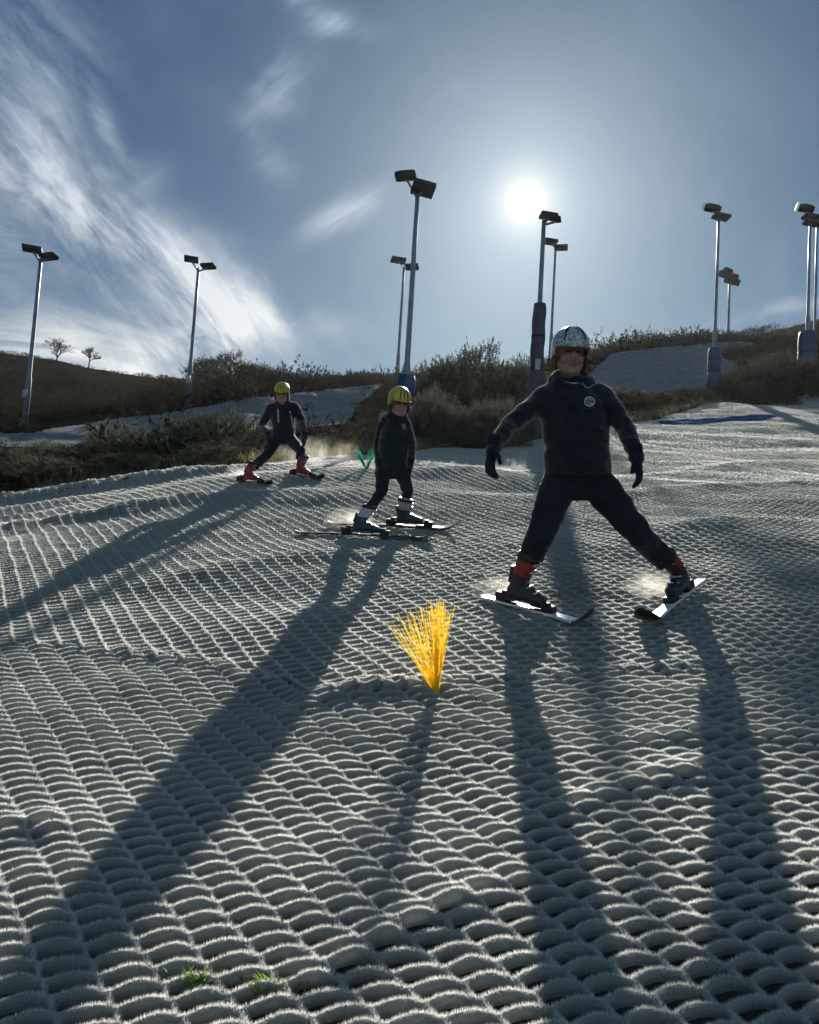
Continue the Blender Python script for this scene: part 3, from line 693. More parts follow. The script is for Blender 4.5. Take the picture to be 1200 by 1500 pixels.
mast(592, 390, 38, "small distant mast seen just left of the tallest central mast", [(-9, -9, 22, 12, 6, -14, 15), (12, 0, 20, 12, 6, -14, -12)], .07)
mast(797, 322, 16, "floodlight mast below the sun with long dark padding, coloured plum by sun flare", [(6, -6, 26, 14, 8, -12, 12), (18, -1, 14, 11, 6, -12, -20)], .055, [(648, 545, .20, m_pad2), (543, 446, .155, m_pad2)], .5)
mast(814, 362, 40, "thin distant mast rising behind the white helmet", [(-8, -8, 20, 12, 6, -14, 12), (8, 0, 20, 11, 6, -14, -12)], .07)
mast(1053, 322, 28, "right hand mast with a side lamp catching the sun and blue padding below", [(-10, -17, 24, 12, 10, 0, -14, 'end', R(16)), (3, -5, 26, 13, 7, -12, 14)], .058, [(592, 547, .27, m_pad), (545, 511, .245, m_pad)], .42)
mast(1069, 412, 52, "short distant mast with two clustered dark lamp heads on the right skyline", [(-5, -10, 15, 18, 14, 30, 35), (4, -2, 15, 18, 14, 30, 20)], .09)
mast(1187, 322, 31, "blue padded mast at the right edge with a side lamp catching the sun", [(-7, -17, 22, 12, 10, 0, -14, 'end', R(16)), (0, -4, 24, 13, 7, -12, 14), (-2, 5, 18, 11, 5, -12, 14)], .062, [(548, 487, .38, m_pad)], .45)
mast(1197, 332, 33, "bare twin mast directly behind the blue padded mast at the right edge", [(4, -4, 22, 12, 8, -12, 14)], .055)
# ------------------------------------------------------------------ fan brush markers on the slope
def fan(name, base, pts_fn, m, lab, n, w0, seed):
    g = random.Random(seed); e = empty(name, base, lab, "marker"); bm = bmesh.new()
    for i in range(n):
        tip, wv = pts_fn(g, i/n); tip = Vector(tip); r0 = Vector((g.gauss(0, .0035), g.gauss(0, .0035), 0)); mid = r0.lerp(tip, .5)+Vector((g.gauss(0, .004), g.gauss(0, .004), .004))
        sd = Vector((1, 0, 0)); ww = w0*wv
        v = [bm.verts.new(q) for q in (r0-sd*ww, r0+sd*ww, mid+sd*ww*.9, mid-sd*ww*.9, tip+sd*ww*.6, tip-sd*ww*.6)]
        bm.faces.new((v[0], v[1], v[2], v[3])); bm.faces.new((v[3], v[2], v[4], v[5]))
    me = bpy.data.meshes.new("bristles"); bm.to_mesh(me); bm.free(); link("bristles", me, m, e)
    bm = bmesh.new(); loft(bm, [((0, 0, -.04), (.016, 0, 0), (0, .016, 0)), ((0, 0, .035), (.013, 0, 0), (0, .013, 0))], 12); link("socket", bm_mesh("socket", bm), m, e)
m_yel = mat("yellow_bristle", (.95, .68, .012), .5, col2=(.92, .60, .01), vscale=8, spec=.3, transl=.45)
m_grn = mat("green_bristle", (.02, .24, .12), .5, vscale=8, spec=.3, transl=.5)
yb = G(640, 1021); ys_ = yb.y/F0
def yf(g, t):
    if g.random() < .28: a = g.gauss(-.05, .055); L_ = g.uniform(116, 139)
    else:
        u = g.random(); a = -.69+u*.83; L_ = g.uniform(106, 131)*(1-.10*abs(u-.6)); L_ *= (1+.05*math.sin(u*40))
    return (math.sin(a)*L_*ys_+g.gauss(0, .006), g.gauss(0, .035), math.cos(a)*L_*ys_), g.choice((.6, .8, 1.0, 1.3))
fan("brush_marker", yb+Vector((0, 0, .01)), yf, m_yel, "bright yellow fan shaped brush marker standing in the foreground matting", 190, .0008, 4)
gb = G(537, 690); gs = gb.y/F0
def gf(g, t):
    if g.random() < .6: a = -.52+g.gauss(0, .07); L_ = g.uniform(24, 36)
    else: a = .25+g.gauss(0, .12); L_ = g.uniform(22, 34)
    return (math.sin(a)*L_*gs, g.gauss(0, .03), math.cos(a)*L_*gs), 1
fan("brush_marker", gb+Vector((0, 0, .01)), gf, m_grn, "green split brush marker standing on the slope behind the middle skier", 70, .0028, 5)
# weeds in the foreground cells
m_weed = mat("weed_leaf", (.22, .32, .05), .6, col2=(.10, .18, .03), vscale=30, transl=.45)
for px, py, lab, sd, spread in ((292, 1450, "left of the two green grass tufts growing through the matting", 1, .034), (405, 1456, "right of the two green grass tufts growing through the matting", 2, .040)):
    b = G(px, py); gg = random.Random(sd); bm = bmesh.new()
    for i in range(130):
        a = gg.uniform(0, 6.28); r0 = Vector((gg.gauss(0, spread*.8), gg.gauss(0, .012), gg.uniform(.0, .022))); l = gg.uniform(.022, .045)
        dr = Vector((math.cos(a), math.sin(a)*.6, gg.uniform(.5, 1.5))).normalized(); sd_ = dr.cross(Vector((gg.uniform(-1, 1), gg.uniform(-1, 1), .3))).normalized()*.0019
        m1 = r0+dr*l*.55; tp = r0+dr*l+Vector((0, 0, -l*.15))
        v = [bm.verts.new(q) for q in (r0-sd_, r0+sd_, m1+sd_, m1-sd_, tp)]; bm.faces.new(v[:4]); bm.faces.new((v[3], v[2], v[4]))
    me = bpy.data.meshes.new("grass_tuft"); bm.to_mesh(me); bm.free(); o = link("grass_tuft", me, m_weed, loc=b); tag(o, lab, "grass tuft", "grass tufts in the matting")
# blue strip on the right of the slope
a_ = G(965, 622, 8, 30); b_ = G(1135, 612, 8, 30)
V = []; nS = 60
for i in range(nS+1):
    t = i/nS; cx, cy = a_.x+(b_.x-a_.x)*t, a_.y+(b_.y-a_.y)*t; wv = (.42+.08*math.sin(t*9)+.05*math.sin(t*31))*math.sin(math.pi*min(1, max(0, t)))**.35+.03
    for s in (-1, 1): V.append((cx, cy+s*wv, Hs(cx, cy+s*wv)+.055))
Fq = [(2*i, 2*i+2, 2*i+3, 2*i+1) for i in range(nS)]
o = link("blue_matting", np_mesh("blue_matting", V, Fq, 4, True), m_blue); tag(o, kind='structure')
# ------------------------------------------------------------------ people
m_skin = mat("skin", (.42, .235, .18), .55, var=.08, vscale=60, spec=.35)
m_navy = mat("navy_fleece", (.020, .024, .036), .95, vscale=12, bump=.5, bscale=240, sheen=.7, spec=.12)
m_pants = mat("dark_trousers", (.014, .017, .026), .85, vscale=9, bump=.4, bscale=120, sheen=.25, spec=.2)
m_green_j = mat("dark_green_fleece", (.014, .024, .026), .95, vscale=12, bump=.5, bscale=240, sheen=.7, spec=.12)
m_glove = mat("black_glove", (.010, .011, .018), .8, vscale=20, bump=.4, bscale=120, sheen=.2, spec=.2)
m_white_trim = mat("pale_trim", (.50, .50, .47), .9, vscale=20, transl=.2)
m_print = mat("white_print", (.55, .55, .58), .8, vscale=90)
m_boot = mat("black_boot_shell", (.018, .020, .028), .42, vscale=20, spec=.5)
m_bootr = mat("red_boot_cuff", (.27, .020, .018), .45, vscale=20, spec=.5)
m_bootw = mat("white_boot_cuff", (.42, .42, .45), .5, vscale=20)
m_boott = mat("dark_teal_boot_shell", (.020, .045, .055), .42, vscale=20)
m_buckle = mat("buckle_metal", (.55, .56, .58), .3, metal=.7, vscale=20)
m_ski = mat("white_ski_topsheet", (.72, .73, .74), .28, vscale=6, spec=.6, coat=.3)
m_skiblk = mat("black_ski_topsheet", (.012, .012, .014), .35, vscale=6, spec=.5)
m_yhel = mat("yellow_helmet_shell", (.52, .42, .035), .4, vscale=8, coat=.2, spec=.5)
m_dark = mat("black_trim", (.012, .012, .014), .6, vscale=20)
m_lining = mat("brown_helmet_lining", (.12, .065, .05), .9, vscale=30)
m_blond = mat("blond_hair", (.55, .42, .22), .6, vscale=60, transl=.35)
m_hair = mat("brown_hair", (.08, .05, .03), .7, vscale=60)
m_eye = mat("eye", (.03, .02, .015), .2, vscale=60)
m_lip = mat("lip", (.36, .15, .13), .5, vscale=60)
# marbled helmet: pale shell with a black branching crackle print
def marbled():
    m = bpy.data.materials.new("marbled_helmet_shell"); m.use_nodes = True; nt = m.node_tree; N = nt.nodes; L = nt.links; b = N['Principled BSDF']
    tc = N.new('ShaderNodeTexCoord'); mp = N.new('ShaderNodeMapping'); mp.inputs['Scale'].default_value = (1, 1, .6); L.new(tc.outputs['Object'], mp.inputs[0])
    no = N.new('ShaderNodeTexNoise'); no.inputs['Scale'].default_value = 16; no.inputs['Detail'].default_value = 3; L.new(mp.outputs[0], no.inputs['Vector'])
    ad = N.new('ShaderNodeMix'); ad.data_type = 'RGBA'; ad.blend_type = 'LINEAR_LIGHT'; ad.inputs[0].default_value = .05; L.new(mp.outputs[0], ad.inputs[6]); L.new(no.outputs['Color'], ad.inputs[7])
    v = N.new('ShaderNodeTexVoronoi'); v.feature = 'DISTANCE_TO_EDGE'; v.inputs['Scale'].default_value = 42; L.new(ad.outputs[2], v.inputs['Vector'])
    rp = N.new('ShaderNodeValToRGB'); rp.color_ramp.elements[0].position = .03; rp.color_ramp.elements[0].color = (.12, .12, .125, 1); rp.color_ramp.elements[1].position = .12; rp.color_ramp.elements[1].color = (.62, .62, .60, 1)
    L.new(v.outputs[0], rp.inputs[0]); L.new(rp.outputs[0], b.inputs['Base Color']); b.inputs['Roughness'].default_value = .22; b.inputs['Coat Weight'].default_value = .4
    return m
m_marble = marbled()
def basis(fwd, up):
    f = Vector(fwd).normalized(); u = Vector(up); u = (u-f*u.dot(f)).normalized(); r = f.cross(u).normalized()
    return Matrix((r, f, u)).transposed()      # columns right, forward, up
def X4(loc, B): return Matrix.Translation(loc) @ B.to_4x4()
def xf(bm, M): bmesh.ops.transform(bm, matrix=M, verts=bm.verts); return bm
def child(name, me, m, parent, root):
    """mesh built in world space, parented to something whose world origin is root"""
    me.transform(Matrix.Translation(-root)); return link(name, me, m, parent)
m_nap = mat("fleece_nap", (.16, .17, .155), .9, var=.1, vscale=20, spec=0, transl=.6)
def nap(jo, me, n, ln, wd):
    me.calc_loop_triangles(); T = np.array([t.vertices[:] for t in me.loop_triangles]); co = np.empty(len(me.vertices)*3, np.float32); me.vertices.foreach_get('co', co); co = co.reshape(-1, 3)
    a, b, c = co[T[:, 0]], co[T[:, 1]], co[T[:, 2]]; nn = np.cross(b-a, c-a); ar = np.linalg.norm(nn, axis=1); nn = nn/(ar[:, None]+1e-12)
    i = rng.choice(len(T), n, p=ar/ar.sum()); u = rng.random((n, 1)); v = rng.random((n, 1)); f = u+v > 1; u = np.where(f, 1-u, u); v = np.where(f, 1-v, v)
    p = a[i]+(b-a)[i]*u+(c-a)[i]*v; d = nn[i]+rng.normal(0, .45, (n, 3)); d /= np.linalg.norm(d, axis=1, keepdims=True); sd = np.cross(d, rng.normal(0, 1, (n, 3))); sd /= np.linalg.norm(sd, axis=1, keepdims=True)+1e-9
    V = np.stack([p-sd*wd, p+sd*wd, p+d*ln*rng.uniform(.5, 1.3, (n, 1))], 1).reshape(-1, 3); link("nap", np_mesh("nap", V, np.arange(len(V)).reshape(-1, 3), 3), m_nap, jo)
def head_prims(bm, M, s=1.0):
    b = bmesh.new()
    ellip(b, (0, -.012, .030), (.074, .094, .086)); ellip(b, (0, .022, -.035), (.058, .068, .068)); ellip(b, (0, .050, -.078), (.040, .036, .034)); ellip(b, (0, .076, -.100), (.020, .016, .016))
    capsule(b, (0, .086, .010), (0, .104, -.028), .0085, .0135); ellip(b, (0, .098, -.034), (.017, .012, .009))
    for sx in (-1, 1):
        ellip(b, (sx*.030, .078, .022), (.024, .013, .0085)); ellip(b, (sx*.038, .060, -.034), (.026, .026, .026)); ellip(b, (sx*.030, .073, .003), (.015, .012, .0085))
        ellip(b, (sx*.076, -.002, -.010), (.010, .020, .032)); capsule(b, (sx*.055, .01, -.055), (sx*.030, .062, -.092), .024, .020)
    ellip(b, (0, .086, -.056), (.024, .012, .0065)); ellip(b, (0, .084, -.068), (.021, .012, .0075))
    bmesh.ops.scale(b, vec=(s, s, s), verts=b.verts); xf(b, M); me = bpy.data.meshes.new('t'); b.to_mesh(me); b.free(); bm.from_mesh(me); bpy.data.meshes.remove(me)
def helmet(parent, root, M, s, shell_m, vents, lining_m):
    bm = bmesh.new(); nu, nv = 40, 18; grid = []
    for j in range(nv+1):
        row = []
        for i in range(nu):
            a = 2*math.pi*i/nu; fr = math.sin(a)     # +1 in front
            low = .026 if fr > .45 else (.026-.101*min(1, (.45-fr)/.30))
            if fr < -.3: low = -.075+.02*min(1, (-.3-fr)/.5)
            t = j/nv; rx, ry, rz = .106, .128, .112; c = Vector((0, -.012, .040))
            zlow = low-c.z; th = math.pi/2*(1-t)
            z = rz*math.sin(th) if zlow > 0 else rz*math.sin(th)
            # angle runs from the crown down to this azimuth's rim
            rim = math.asin(max(-.999, min(.999, zlow/rz))) if zlow > -.04 else -.12
            th = math.pi/2+(rim-math.pi/2)*t
            z = rz*math.sin(th); k = math.cos(th)
            if zlow <= -.04:
                if t > .78: z = rz*math.sin(math.pi/2+(-.12-math.pi/2)*.78)+(zlow-rz*math.sin(math.pi/2+(-.12-math.pi/2)*.78))*(t-.78)/.22; k = .99-.06*(t-.78)/.22
            flare = 1+(.035*max(0, fr)**2*max(0, t-.8)/.2)
            row.append(bm.verts.new(c+Vector((math.cos(a)*rx*k*flare, math.sin(a)*ry*k*flare, z))))
        grid.append(row)
    for j in range(nv):
        for i in range(nu):
            if j == 0: bm.faces.new((grid[0][0] if False else grid[1][i], grid[1][(i+1) % nu], grid[0][i])) if False else bm.faces.new((grid[0][i], grid[0][(i+1) % nu], grid[1][(i+1) % nu], grid[1][i]))
            else: bm.faces.new((grid[j][i], grid[j][(i+1) % nu], grid[j+1][(i+1) % nu], grid[j+1][i]))
    bmesh.ops.remove_doubles(bm, verts=bm.verts, dist=.0008); bmesh.ops.recalc_face_normals(bm, faces=bm.faces)
    r = bmesh.ops.solidify(bm, geom=bm.faces[:], thickness=.010)
    bmesh.ops.scale(bm, vec=(s, s, s), verts=bm.verts)
    me = bm_mesh("helmet", bm); h = link("helmet", me, shell_m, parent); h.matrix_local = Matrix.Translation(-root) @ M
    bm = bmesh.new()      # lining / ear pads
    for sx in (-1, 1): ellip(bm, (sx*.088, -.005, -.045), (.014, .050, .050)); 
    ellip(bm, (0, -.085, -.03), (.06, .02, .045)); tube(bm, [(-.088, .01, -.07), (-.055, .045, -.115), (0, .062, -.128), (.055, .045, -.115), (.088, .01, -.07)], .0045, 6)
    tube(bm, [(-.090, .062, .020), (-.05, .104, .022), (0, .112, .022), (.05, .104, .022), (.090, .062, .020)], .010, 8)
    bmesh.ops.scale(bm, vec=(s, s, s), verts=bm.verts); me = baked(bm, .004, 2); me.name = "lining"; link("lining", me, lining_m, h)
    if vents:
        bm = bmesh.new()
        for sx in (-1, 0, 1) if vents == 1 else (-1, 1):
            pts = []
            for k in range(7):
                th = R(62-k*11) if vents == 1 else R(75-k*11); ax = sx*(.35 if vents == 1 else .55)
                pts.append(Vector((math.sin(ax)*.107*math.cos(th)*1.02, -.012+math.cos(ax)*.129*math.cos(th)*1.01, .040+.113*math.sin(th))))
            tube(bm, pts, [.002, .004, .0055, .006, .005, .004, .002], 6)
        bmesh.ops.scale(bm, vec=(s, s, s), verts=bm.verts); link("vent", bm_mesh("vent", bm), m_dark, h)
    return h
def glove(parent, root, wrist, tipdir, palmn, thumb, s, m, curl=.35, elbow=None):
    """wrist position, hand direction, palm normal, thumb side"""
    D = Vector(tipdir).normalized(); Np = Vector(palmn); Np = (Np-D*Np.dot(D)).normalized(); T = Vector(thumb); T = (T-D*T.dot(D)-Np*T.dot(Np)).normalized()
    bm = bmesh.new(); W = Vector(wrist)
    loft(bm, [(W-D*.075*s, T*.044*s, Np*.040*s), (W-D*.03*s, T*.041*s, Np*.036*s), (W, T*.033*s, Np*.026*s), (W+D*.03*s, T*.042*s, Np*.022*s), (W+D*.075*s, T*.046*s, Np*.020*s), (W+D*.095*s, T*.042*s, Np*.016*s)], 18)
    for k, (o, l) in enumerate(((.034, .066), (.0115, .076), (-.0115, .071), (-.034, .055))):
        p = W+D*.086*s+T*o*s; a = 0; rr = .0118*s; cl = curl*(1+.18*k)
        dr = (D+T*(o*1.6)).normalized()
        for j, f in enumerate((.46, .31, .23)):
            ca, sa = math.cos(cl*(j+.5)), math.sin(cl*(j+.5)); q = p+(dr*ca+Np*sa)*l*f*s; capsule(bm, p, q, rr, rr*.93, 10); p = q; rr *= .93
    p = W+D*.022*s+T*.034*s; dr = (D*.62+T*.72+Np*.22).normalized()
    q = p+dr*.040*s; capsule(bm, p, q, .0165*s, .0140*s, 10); q2 = q+(D*.92+T*.18+Np*.3).normalized()*.036*s; capsule(bm, q, q2, .0138*s, .0115*s, 10)
    me = baked(bm, .0042, 2); me.name = "glove"; return child("glove", me, m, parent, root)
def boot(parent, root, loc, B, s, shell_m, cuff_m, knee):
    """ski boot; loc = sole centre, B basis (right, forward, up)"""
    M = X4(loc, B) @ Matrix.Diagonal((s, s*BFOOT, s, 1)); kl = M.inverted() @ Vector(knee); kd = (kl-Vector((0, -.045, .12))); LX = max(-.85, min(.85, kd.x/kd.z)); LY = max(-.3, min(1.1, kd.y/kd.z))
    def sh(b, full=True):
        for v in b.verts:
            t = max(0, v.co.z-.13); v.co.x += LX*t; v.co.y += (LY-.27)*t
        return b
    bm = bmesh.new()
    loft(bm, [((0, -.140, .045), (.030, 0, 0), (0, 0, .040)), ((0, -.125, .052), (.041, 0, 0), (0, 0, .050)), ((0, -.05, .058), (.046, 0, 0), (0, 0, .056)), ((0, .04, .052), (.050, 0, 0), (0, 0, .050)),
              ((0, .11, .043), (.052, 0, 0), (0, 0, .041)), ((0, .150, .036), (.045, 0, 0), (0, 0, .033)), ((0, .168, .030), (.026, 0, 0), (0, 0, .024))], 20)
    loft(bm, [((0, -.065, .06), (.046, 0, 0), (0, .070, 0)), ((0, -.055, .12), (.050, 0, 0), (0, .070, 0)), ((0, -.040, .17), (.053, 0, 0), (0, .068, 0)), ((0, -.025, .21), (.054, 0, 0), (0, .066, 0))], 20)
    box(bm, (0, .120, .010), (.072, .10, .020)); box(bm, (0, -.105, .012), (.070, .075, .024)); box(bm, (0, .172, .012), (.060, .022, .018)); box(bm, (0, -.150, .016), (.058, .018, .022))
    box(bm, (0, .02, .105), (.050, .10, .02), Matrix.Rotation(R(-18), 3, 'X')); box(bm, (0, -.125, .16), (.05, .03, .10))
    sh(bm); me = baked(bm, .005, 2); me.name = "ski_boot"; o = link("ski_boot", me, shell_m, parent); o.matrix_local = Matrix.Translation(-root) @ M
    bm = bmesh.new(); n = Vector((0, .22, 1)).normalized()
    loft(bm, [((0, -.046, .165), (.056, 0, 0), (0, .073, -.010)), ((0, -.034, .205), (.060, 0, 0), (0, .076, -.012)), ((0, -.022, .250), (.063, 0, 0), (0, .078, -.014)), ((0, -.010, .300), (.067, 0, 0), (0, .080, -.016)), ((0, -.008, .302), (.055, 0, 0), (0, .066, -.013))], 24)
    sh(bm); me = baked(bm, .005, 2); me.name = "cuff"; c = link("cuff", me, cuff_m, o)
    bm = bmesh.new()      # power strap band and buckles
    loft(bm, [((0, -.017, .262), (.070, 0, 0), (0, .086, -.014)), ((0, -.010, .296), (.073, 0, 0), (0, .089, -.015))], 24); link("strap", bm_mesh("strap", sh(bm)), m_dark, o)
    for k, (y, z, w) in enumerate(((.067, .242, .036), (.052, .198, .034), (.050, .108, .030), (.105, .080, .030))):
        bm = bmesh.new(); box(bm, (.012, y, z), (w*1.5, .012, .014), Matrix.Rotation(R(-20 if k < 2 else -55), 3, 'X')); capsule(bm, (-.035, y-.012, z), (.034, y-.012, z-.004), .006, .006, 8)
        sh(bm); link("buckle", baked(bm, 0, 0, bevel=.002), m_buckle, o)
    return M
def ski(tail, tip, up, lab, s_w, top_m, boot_t, tipup=.07):
    """a ski from tail to tip lying along the ground"""
    tail = Vector(tail); tip = Vector(tip); f = tip-tail; Ls = f.length; B = basis(f, up); M = X4(tail, B)
    bm = bmesh.new(); n = 44; rings = []; tips = []
    for i in range(n+1):
        t = i/n; y = t*Ls; u = max(0, (t-.86)/.14); v = max(0, (.05-t)/.05)
        z = .012+tipup*u**1.8+.014*v**1.5+.006*math.sin(math.pi*min(1, t/.86)); wd = s_w*(1+.55*min(1, u*2.5))*(.5-.10*math.sin(math.pi*min(1, t/.9)))*(1+.12*min(1, max(0, (t-.6)/.25)))
        if u > .35: wd *= math.sqrt(max(.02, 1-((u-.35)/.65)**2.4))
        if v > 0: wd *= (1-v*.4)
        th = .0075-.003*u; r = ((0, y, z), (wd, 0, 0), (0, -.0 , th))
        (rings if t <= .865 else tips).append(r)
        if i == int(n*.865): tips.append(r)
    def sk(rg):
        b = bmesh.new(); prev = None; first = None
        for c, X_, Y_ in rg:
            w, th = X_[0], Y_[2]; c = Vector(c); vs = [b.verts.new(c+Vector(q)) for q in ((-w, 0, -th), (w, 0, -th), (w*.97, 0, th*.4), (w*.84, 0, th), (-w*.84, 0, th), (-w*.97, 0, th*.4))]
            if prev:
                for k in range(6): b.faces.new((prev[k], prev[(k+1) % 6], vs[(k+1) % 6], vs[k]))
            else: first = vs
            prev = vs
        b.faces.new(first[::-1]); b.faces.new(prev); return b
    o = link("ski", bm_mesh("ski", sk(rings), False), top_m); o.matrix_world = M; tag(o, lab, "ski", "skis on the slope")
    link("tip", bm_mesh("tip", sk(tips), False), m_skiblk, o)
    for dy, sz, nm in ((.205, (.062, .075, .042), "toe_binding"), (-.185, (.060, .085, .055), "heel_binding")):
        b = bmesh.new(); y = boot_t*Ls+dy*BS*BFOOT; box(b, (0, y, .020+sz[2]/2), sz); box(b, (0, y+(.02 if dy < 0 else -.02), .026+sz[2]), (.04, .05, .016)); box(b, (0, y-(dy*.25), .024), (.066, .12, .010))
        link(nm, baked(b, 0, 0, bevel=.006), m_dark, o)
    return M, B, Ls
BS = 1.0; BFOOT = 1.0
def wp(t, d): return P(t[0], t[1], d)
def person(sp):
    global BS, BFOOT
    d0 = sp['d']; s = sp['s']; BS = s; BFOOT = sp.get('foot', 1.0)
    J = {k: P(*v) for k, v in sp['j'].items()}
    root = sp['root']; e = None
    # skis and boots first: they give the ankles
    boots = []
    for k in ('L', 'R'):
        q = sp['ski'+k]
        tail = G(*q['tail'][:2], d0*.6, d0*1.6)+Vector((0, 0, .040+q.get('lift', (0, 0))[0])); tip = G(*q['tip'][:2], d0*.6, d0*1.6)+Vector((0, 0, .040+q.get('lift', (0, 0))[1]))
        J['kn'+k] = P(*sp['j']['kn'+k]); mid = tail.lerp(tip, q['t'])
        up = (J['kn'+k]-mid).normalized()*q.get('edge', .6)+Vector((0, -.25, 1))*(1-q.get('edge', .6))
        M, B, Ls = ski(tail, tip, up, q['label'], q.get('w', .085), q.get('m', m_ski), q['t'], q.get('tipup', .07))
        pos = M @ Vector((0, q['t']*Ls, .040)); boots.append((pos, B, k))
    me_name = "person"
    body = bmesh.new(); Hm = X4(J['head'], basis(sp['face'], sp.get('headup', (0, 0, 1))))
    head_prims(body, Hm, sp['hs'])
    hs = sp['hs']; neck = J['neck']; chest = (J['shL']+J['shR'])/2; pel = (J['hipL']+J['hipR'])/2
    up = (neck-pel).normalized(); lat = (J['shR']-J['shL']).normalized(); fwd = up.cross(lat)*-1
    if fwd.y > 0: fwd = -fwd
    capsule(body, Hm @ Vector((0, -.02, -.05)), neck-up*.03, .052*hs, .058*hs)
    sw = (J['shR']-J['shL']).length/2
    loft(body, [(pel-up*.06*s, lat*.13*s, fwd*.10*s), (pel+up*.08*s, lat*.135*s, fwd*.095*s), (pel.lerp(chest, .5), lat*.13*s, fwd*.09*s), (pel.lerp(chest, .8), lat*.155*s, fwd*.10*s), (chest+up*.0*s, lat*.15*s, fwd*.085*s), (neck, lat*.06*s, fwd*.06*s)], 24)
    ank = {}
    for pos, B, k in boots:
        ank[k] = pos+B @ Vector((0, -.045*BFOOT, .12))*s
        capsule(body, J['hip'+k], J['kn'+k]-fwd*.012*s, .066*s, .038*s); capsule(body, J['kn'+k]-fwd*.012*s, ank[k], .038*s, .028*s); capsule(body, ank[k], pos+B @ Vector((0, -.04*BFOOT, .06))*s, .030*s, .030*s)
        capsule(body, pos+B @ Vector((0, -.06*BFOOT, .05))*s, pos+B @ Vector((0, .10*BFOOT, .035))*s, .030*s, .022*s)
    for k in ('L', 'R'):
        capsule(body, J['sh'+k], J['el'+k], .043*s, .034*s); capsule(body, J['el'+k], J['wr'+k], .034*s, .025*s); capsule(body, chest, J['sh'+k], .06*s, .045*s)
        hd = Vector(sp['hand'+k][0]).normalized(); capsule(body, J['wr'+k], J['wr'+k]+hd*.09*s, .024*s, .016*s)
    me = baked(body, .0055, 3); me.name = "person"
    me.transform(Matrix.Translation(-root)); e = link("person", me, m_skin, loc=root); tag(e, sp['label'], "person")
    for sx in (-1, 1):
        b = bmesh.new(); ellip(b, (sx*.030*hs, .0835*hs, .003*hs), (.013*hs, .006*hs, .006*hs)); me = bm_mesh("eye", b); o = link("eye", me, m_eye, e); o.matrix_local = Matrix.Translation(-root) @ Hm
        b = bmesh.new(); tube(b, [(sx*.014*hs, .093*hs, .020*hs), (sx*.032*hs, .092*hs, .027*hs), (sx*.048*hs, .080*hs, .022*hs)], .005*hs, 6); o = link("eyebrow", bm_mesh("eyebrow", b), m_hair, e); o.matrix_local = Matrix.Translation(-root) @ Hm
    b = bmesh.new(); ellip(b, (0, .0945*hs, -.0575*hs), (.021*hs, .0055*hs, .0035*hs)); ellip(b, (0, .0935*hs, -.066*hs), (.018*hs, .0055*hs, .0042*hs)); o = link("mouth", bm_mesh("mouth", b), m_lip, e); o.matrix_local = Matrix.Translation(-root) @ Hm
    helmet(e, root, Hm, hs*1.0, sp['helm'], sp.get('vents', 1), sp.get('lining', m_dark))
    # trousers
    bm = bmesh.new(); r = sp['tr']; hipc = pel+up*.02*s
    loft(bm, [(pel+up*.16*s, lat*.155*s, fwd*.115*s), (pel+up*.06*s, lat*r[4]*s, fwd*.125*s), (pel-up*.03*s, lat*r[4]*.98*s, fwd*.125*s), (pel-up*.08*s, lat*r[4]*.8*s, fwd*.11*s)], 28)
    for pos, B, k in boots:
        hp = J['hip'+k]; kn = J['kn'+k]; a0 = pos+B @ Vector((0, -.045*BFOOT, .12))*s; top = a0+(kn-a0).normalized()*.160*s
        capsule(bm, hp, kn.lerp(hp, .5), r[0]*s, (r[0]*.55+r[1]*.45)*s, 22); capsule(bm, kn.lerp(hp, .5), kn, (r[0]*.55+r[1]*.45)*s, r[1]*s, 22)
        cm = kn.lerp(top, .45)+(-fwd)*.025*s; capsule(bm, kn, cm, r[1]*s, r[2]*s, 22)
        x_, y_, dn = frame_of(top-cm); loft(bm, [(cm, x_*r[2]*s, y_*r[2]*s), (cm.lerp(top, .6), x_*(r[2]+r[3])*.5*s, y_*(r[2]+r[3])*.5*s), (top, x_*r[3]*s, y_*r[3]*s)], 22)
        if sp.get('cargo'):
            box(bm, hp.lerp(kn, .55)+(lat*(1 if k == 'R' else -1))*r[0]*.80*s, (.05*s, .13*s, .15*s), basis(fwd, hp-kn))
    me = baked(bm, .007, 5, disp=(.010*s, (6, 6, 9), 3.1)); me.name = "trousers"; child("trousers", me, sp.get('pants', m_pants), e, root)
    # jacket
    bm = bmesh.new(); jk = sp['jk']; hem = P(*sp['hem'])
    th = (hem-pel).dot(up); Hc = pel+up*th
    loft(bm, [(Hc, lat*jk[0]*s, fwd*.140*s), (Hc+up*.05*s, lat*jk[0]*1.03*s, fwd*.145*s), (Hc.lerp(chest, .35), lat*jk[1]*s, fwd*.140*s), (Hc.lerp(chest, .62), lat*jk[2]*s, fwd*.142*s), (Hc.lerp(chest, .85), lat*jk[2]*.98*s, fwd*.135*s),
              (chest+up*.035*s, lat*sw*.80, fwd*.105*s), (neck-up*.005*s, lat*.085*s, fwd*.085*s)], 30)
    loft(bm, [(neck-up*.03*s, lat*.088*s, fwd*.085*s), (neck+up*.02*s-fwd*.01*s, lat*.078*s, fwd*.078*s), (neck+up*.055*s-fwd*.02*s, lat*.074*s, fwd*.074*s)], 24)
    for k in ('L', 'R'):
        a = J['sh'+k]; b_ = J['el'+k]; c = J['wr'+k]; ra = sp['arm']
        capsule(bm, chest+up*.015*s+lat*(-.09 if k == 'L' else .09)*s, a, .078*s, ra[0]*s, 22); capsule(bm, a, b_, ra[0]*s, ra[1]*s, 22); capsule(bm, b_, c, ra[1]*s, ra[2]*s, 22)
        capsule(bm, a-up*.05*s-lat*(-.03 if k == 'L' else .03)*s, a.lerp(b_, .45), .070*s, .056*s, 18)
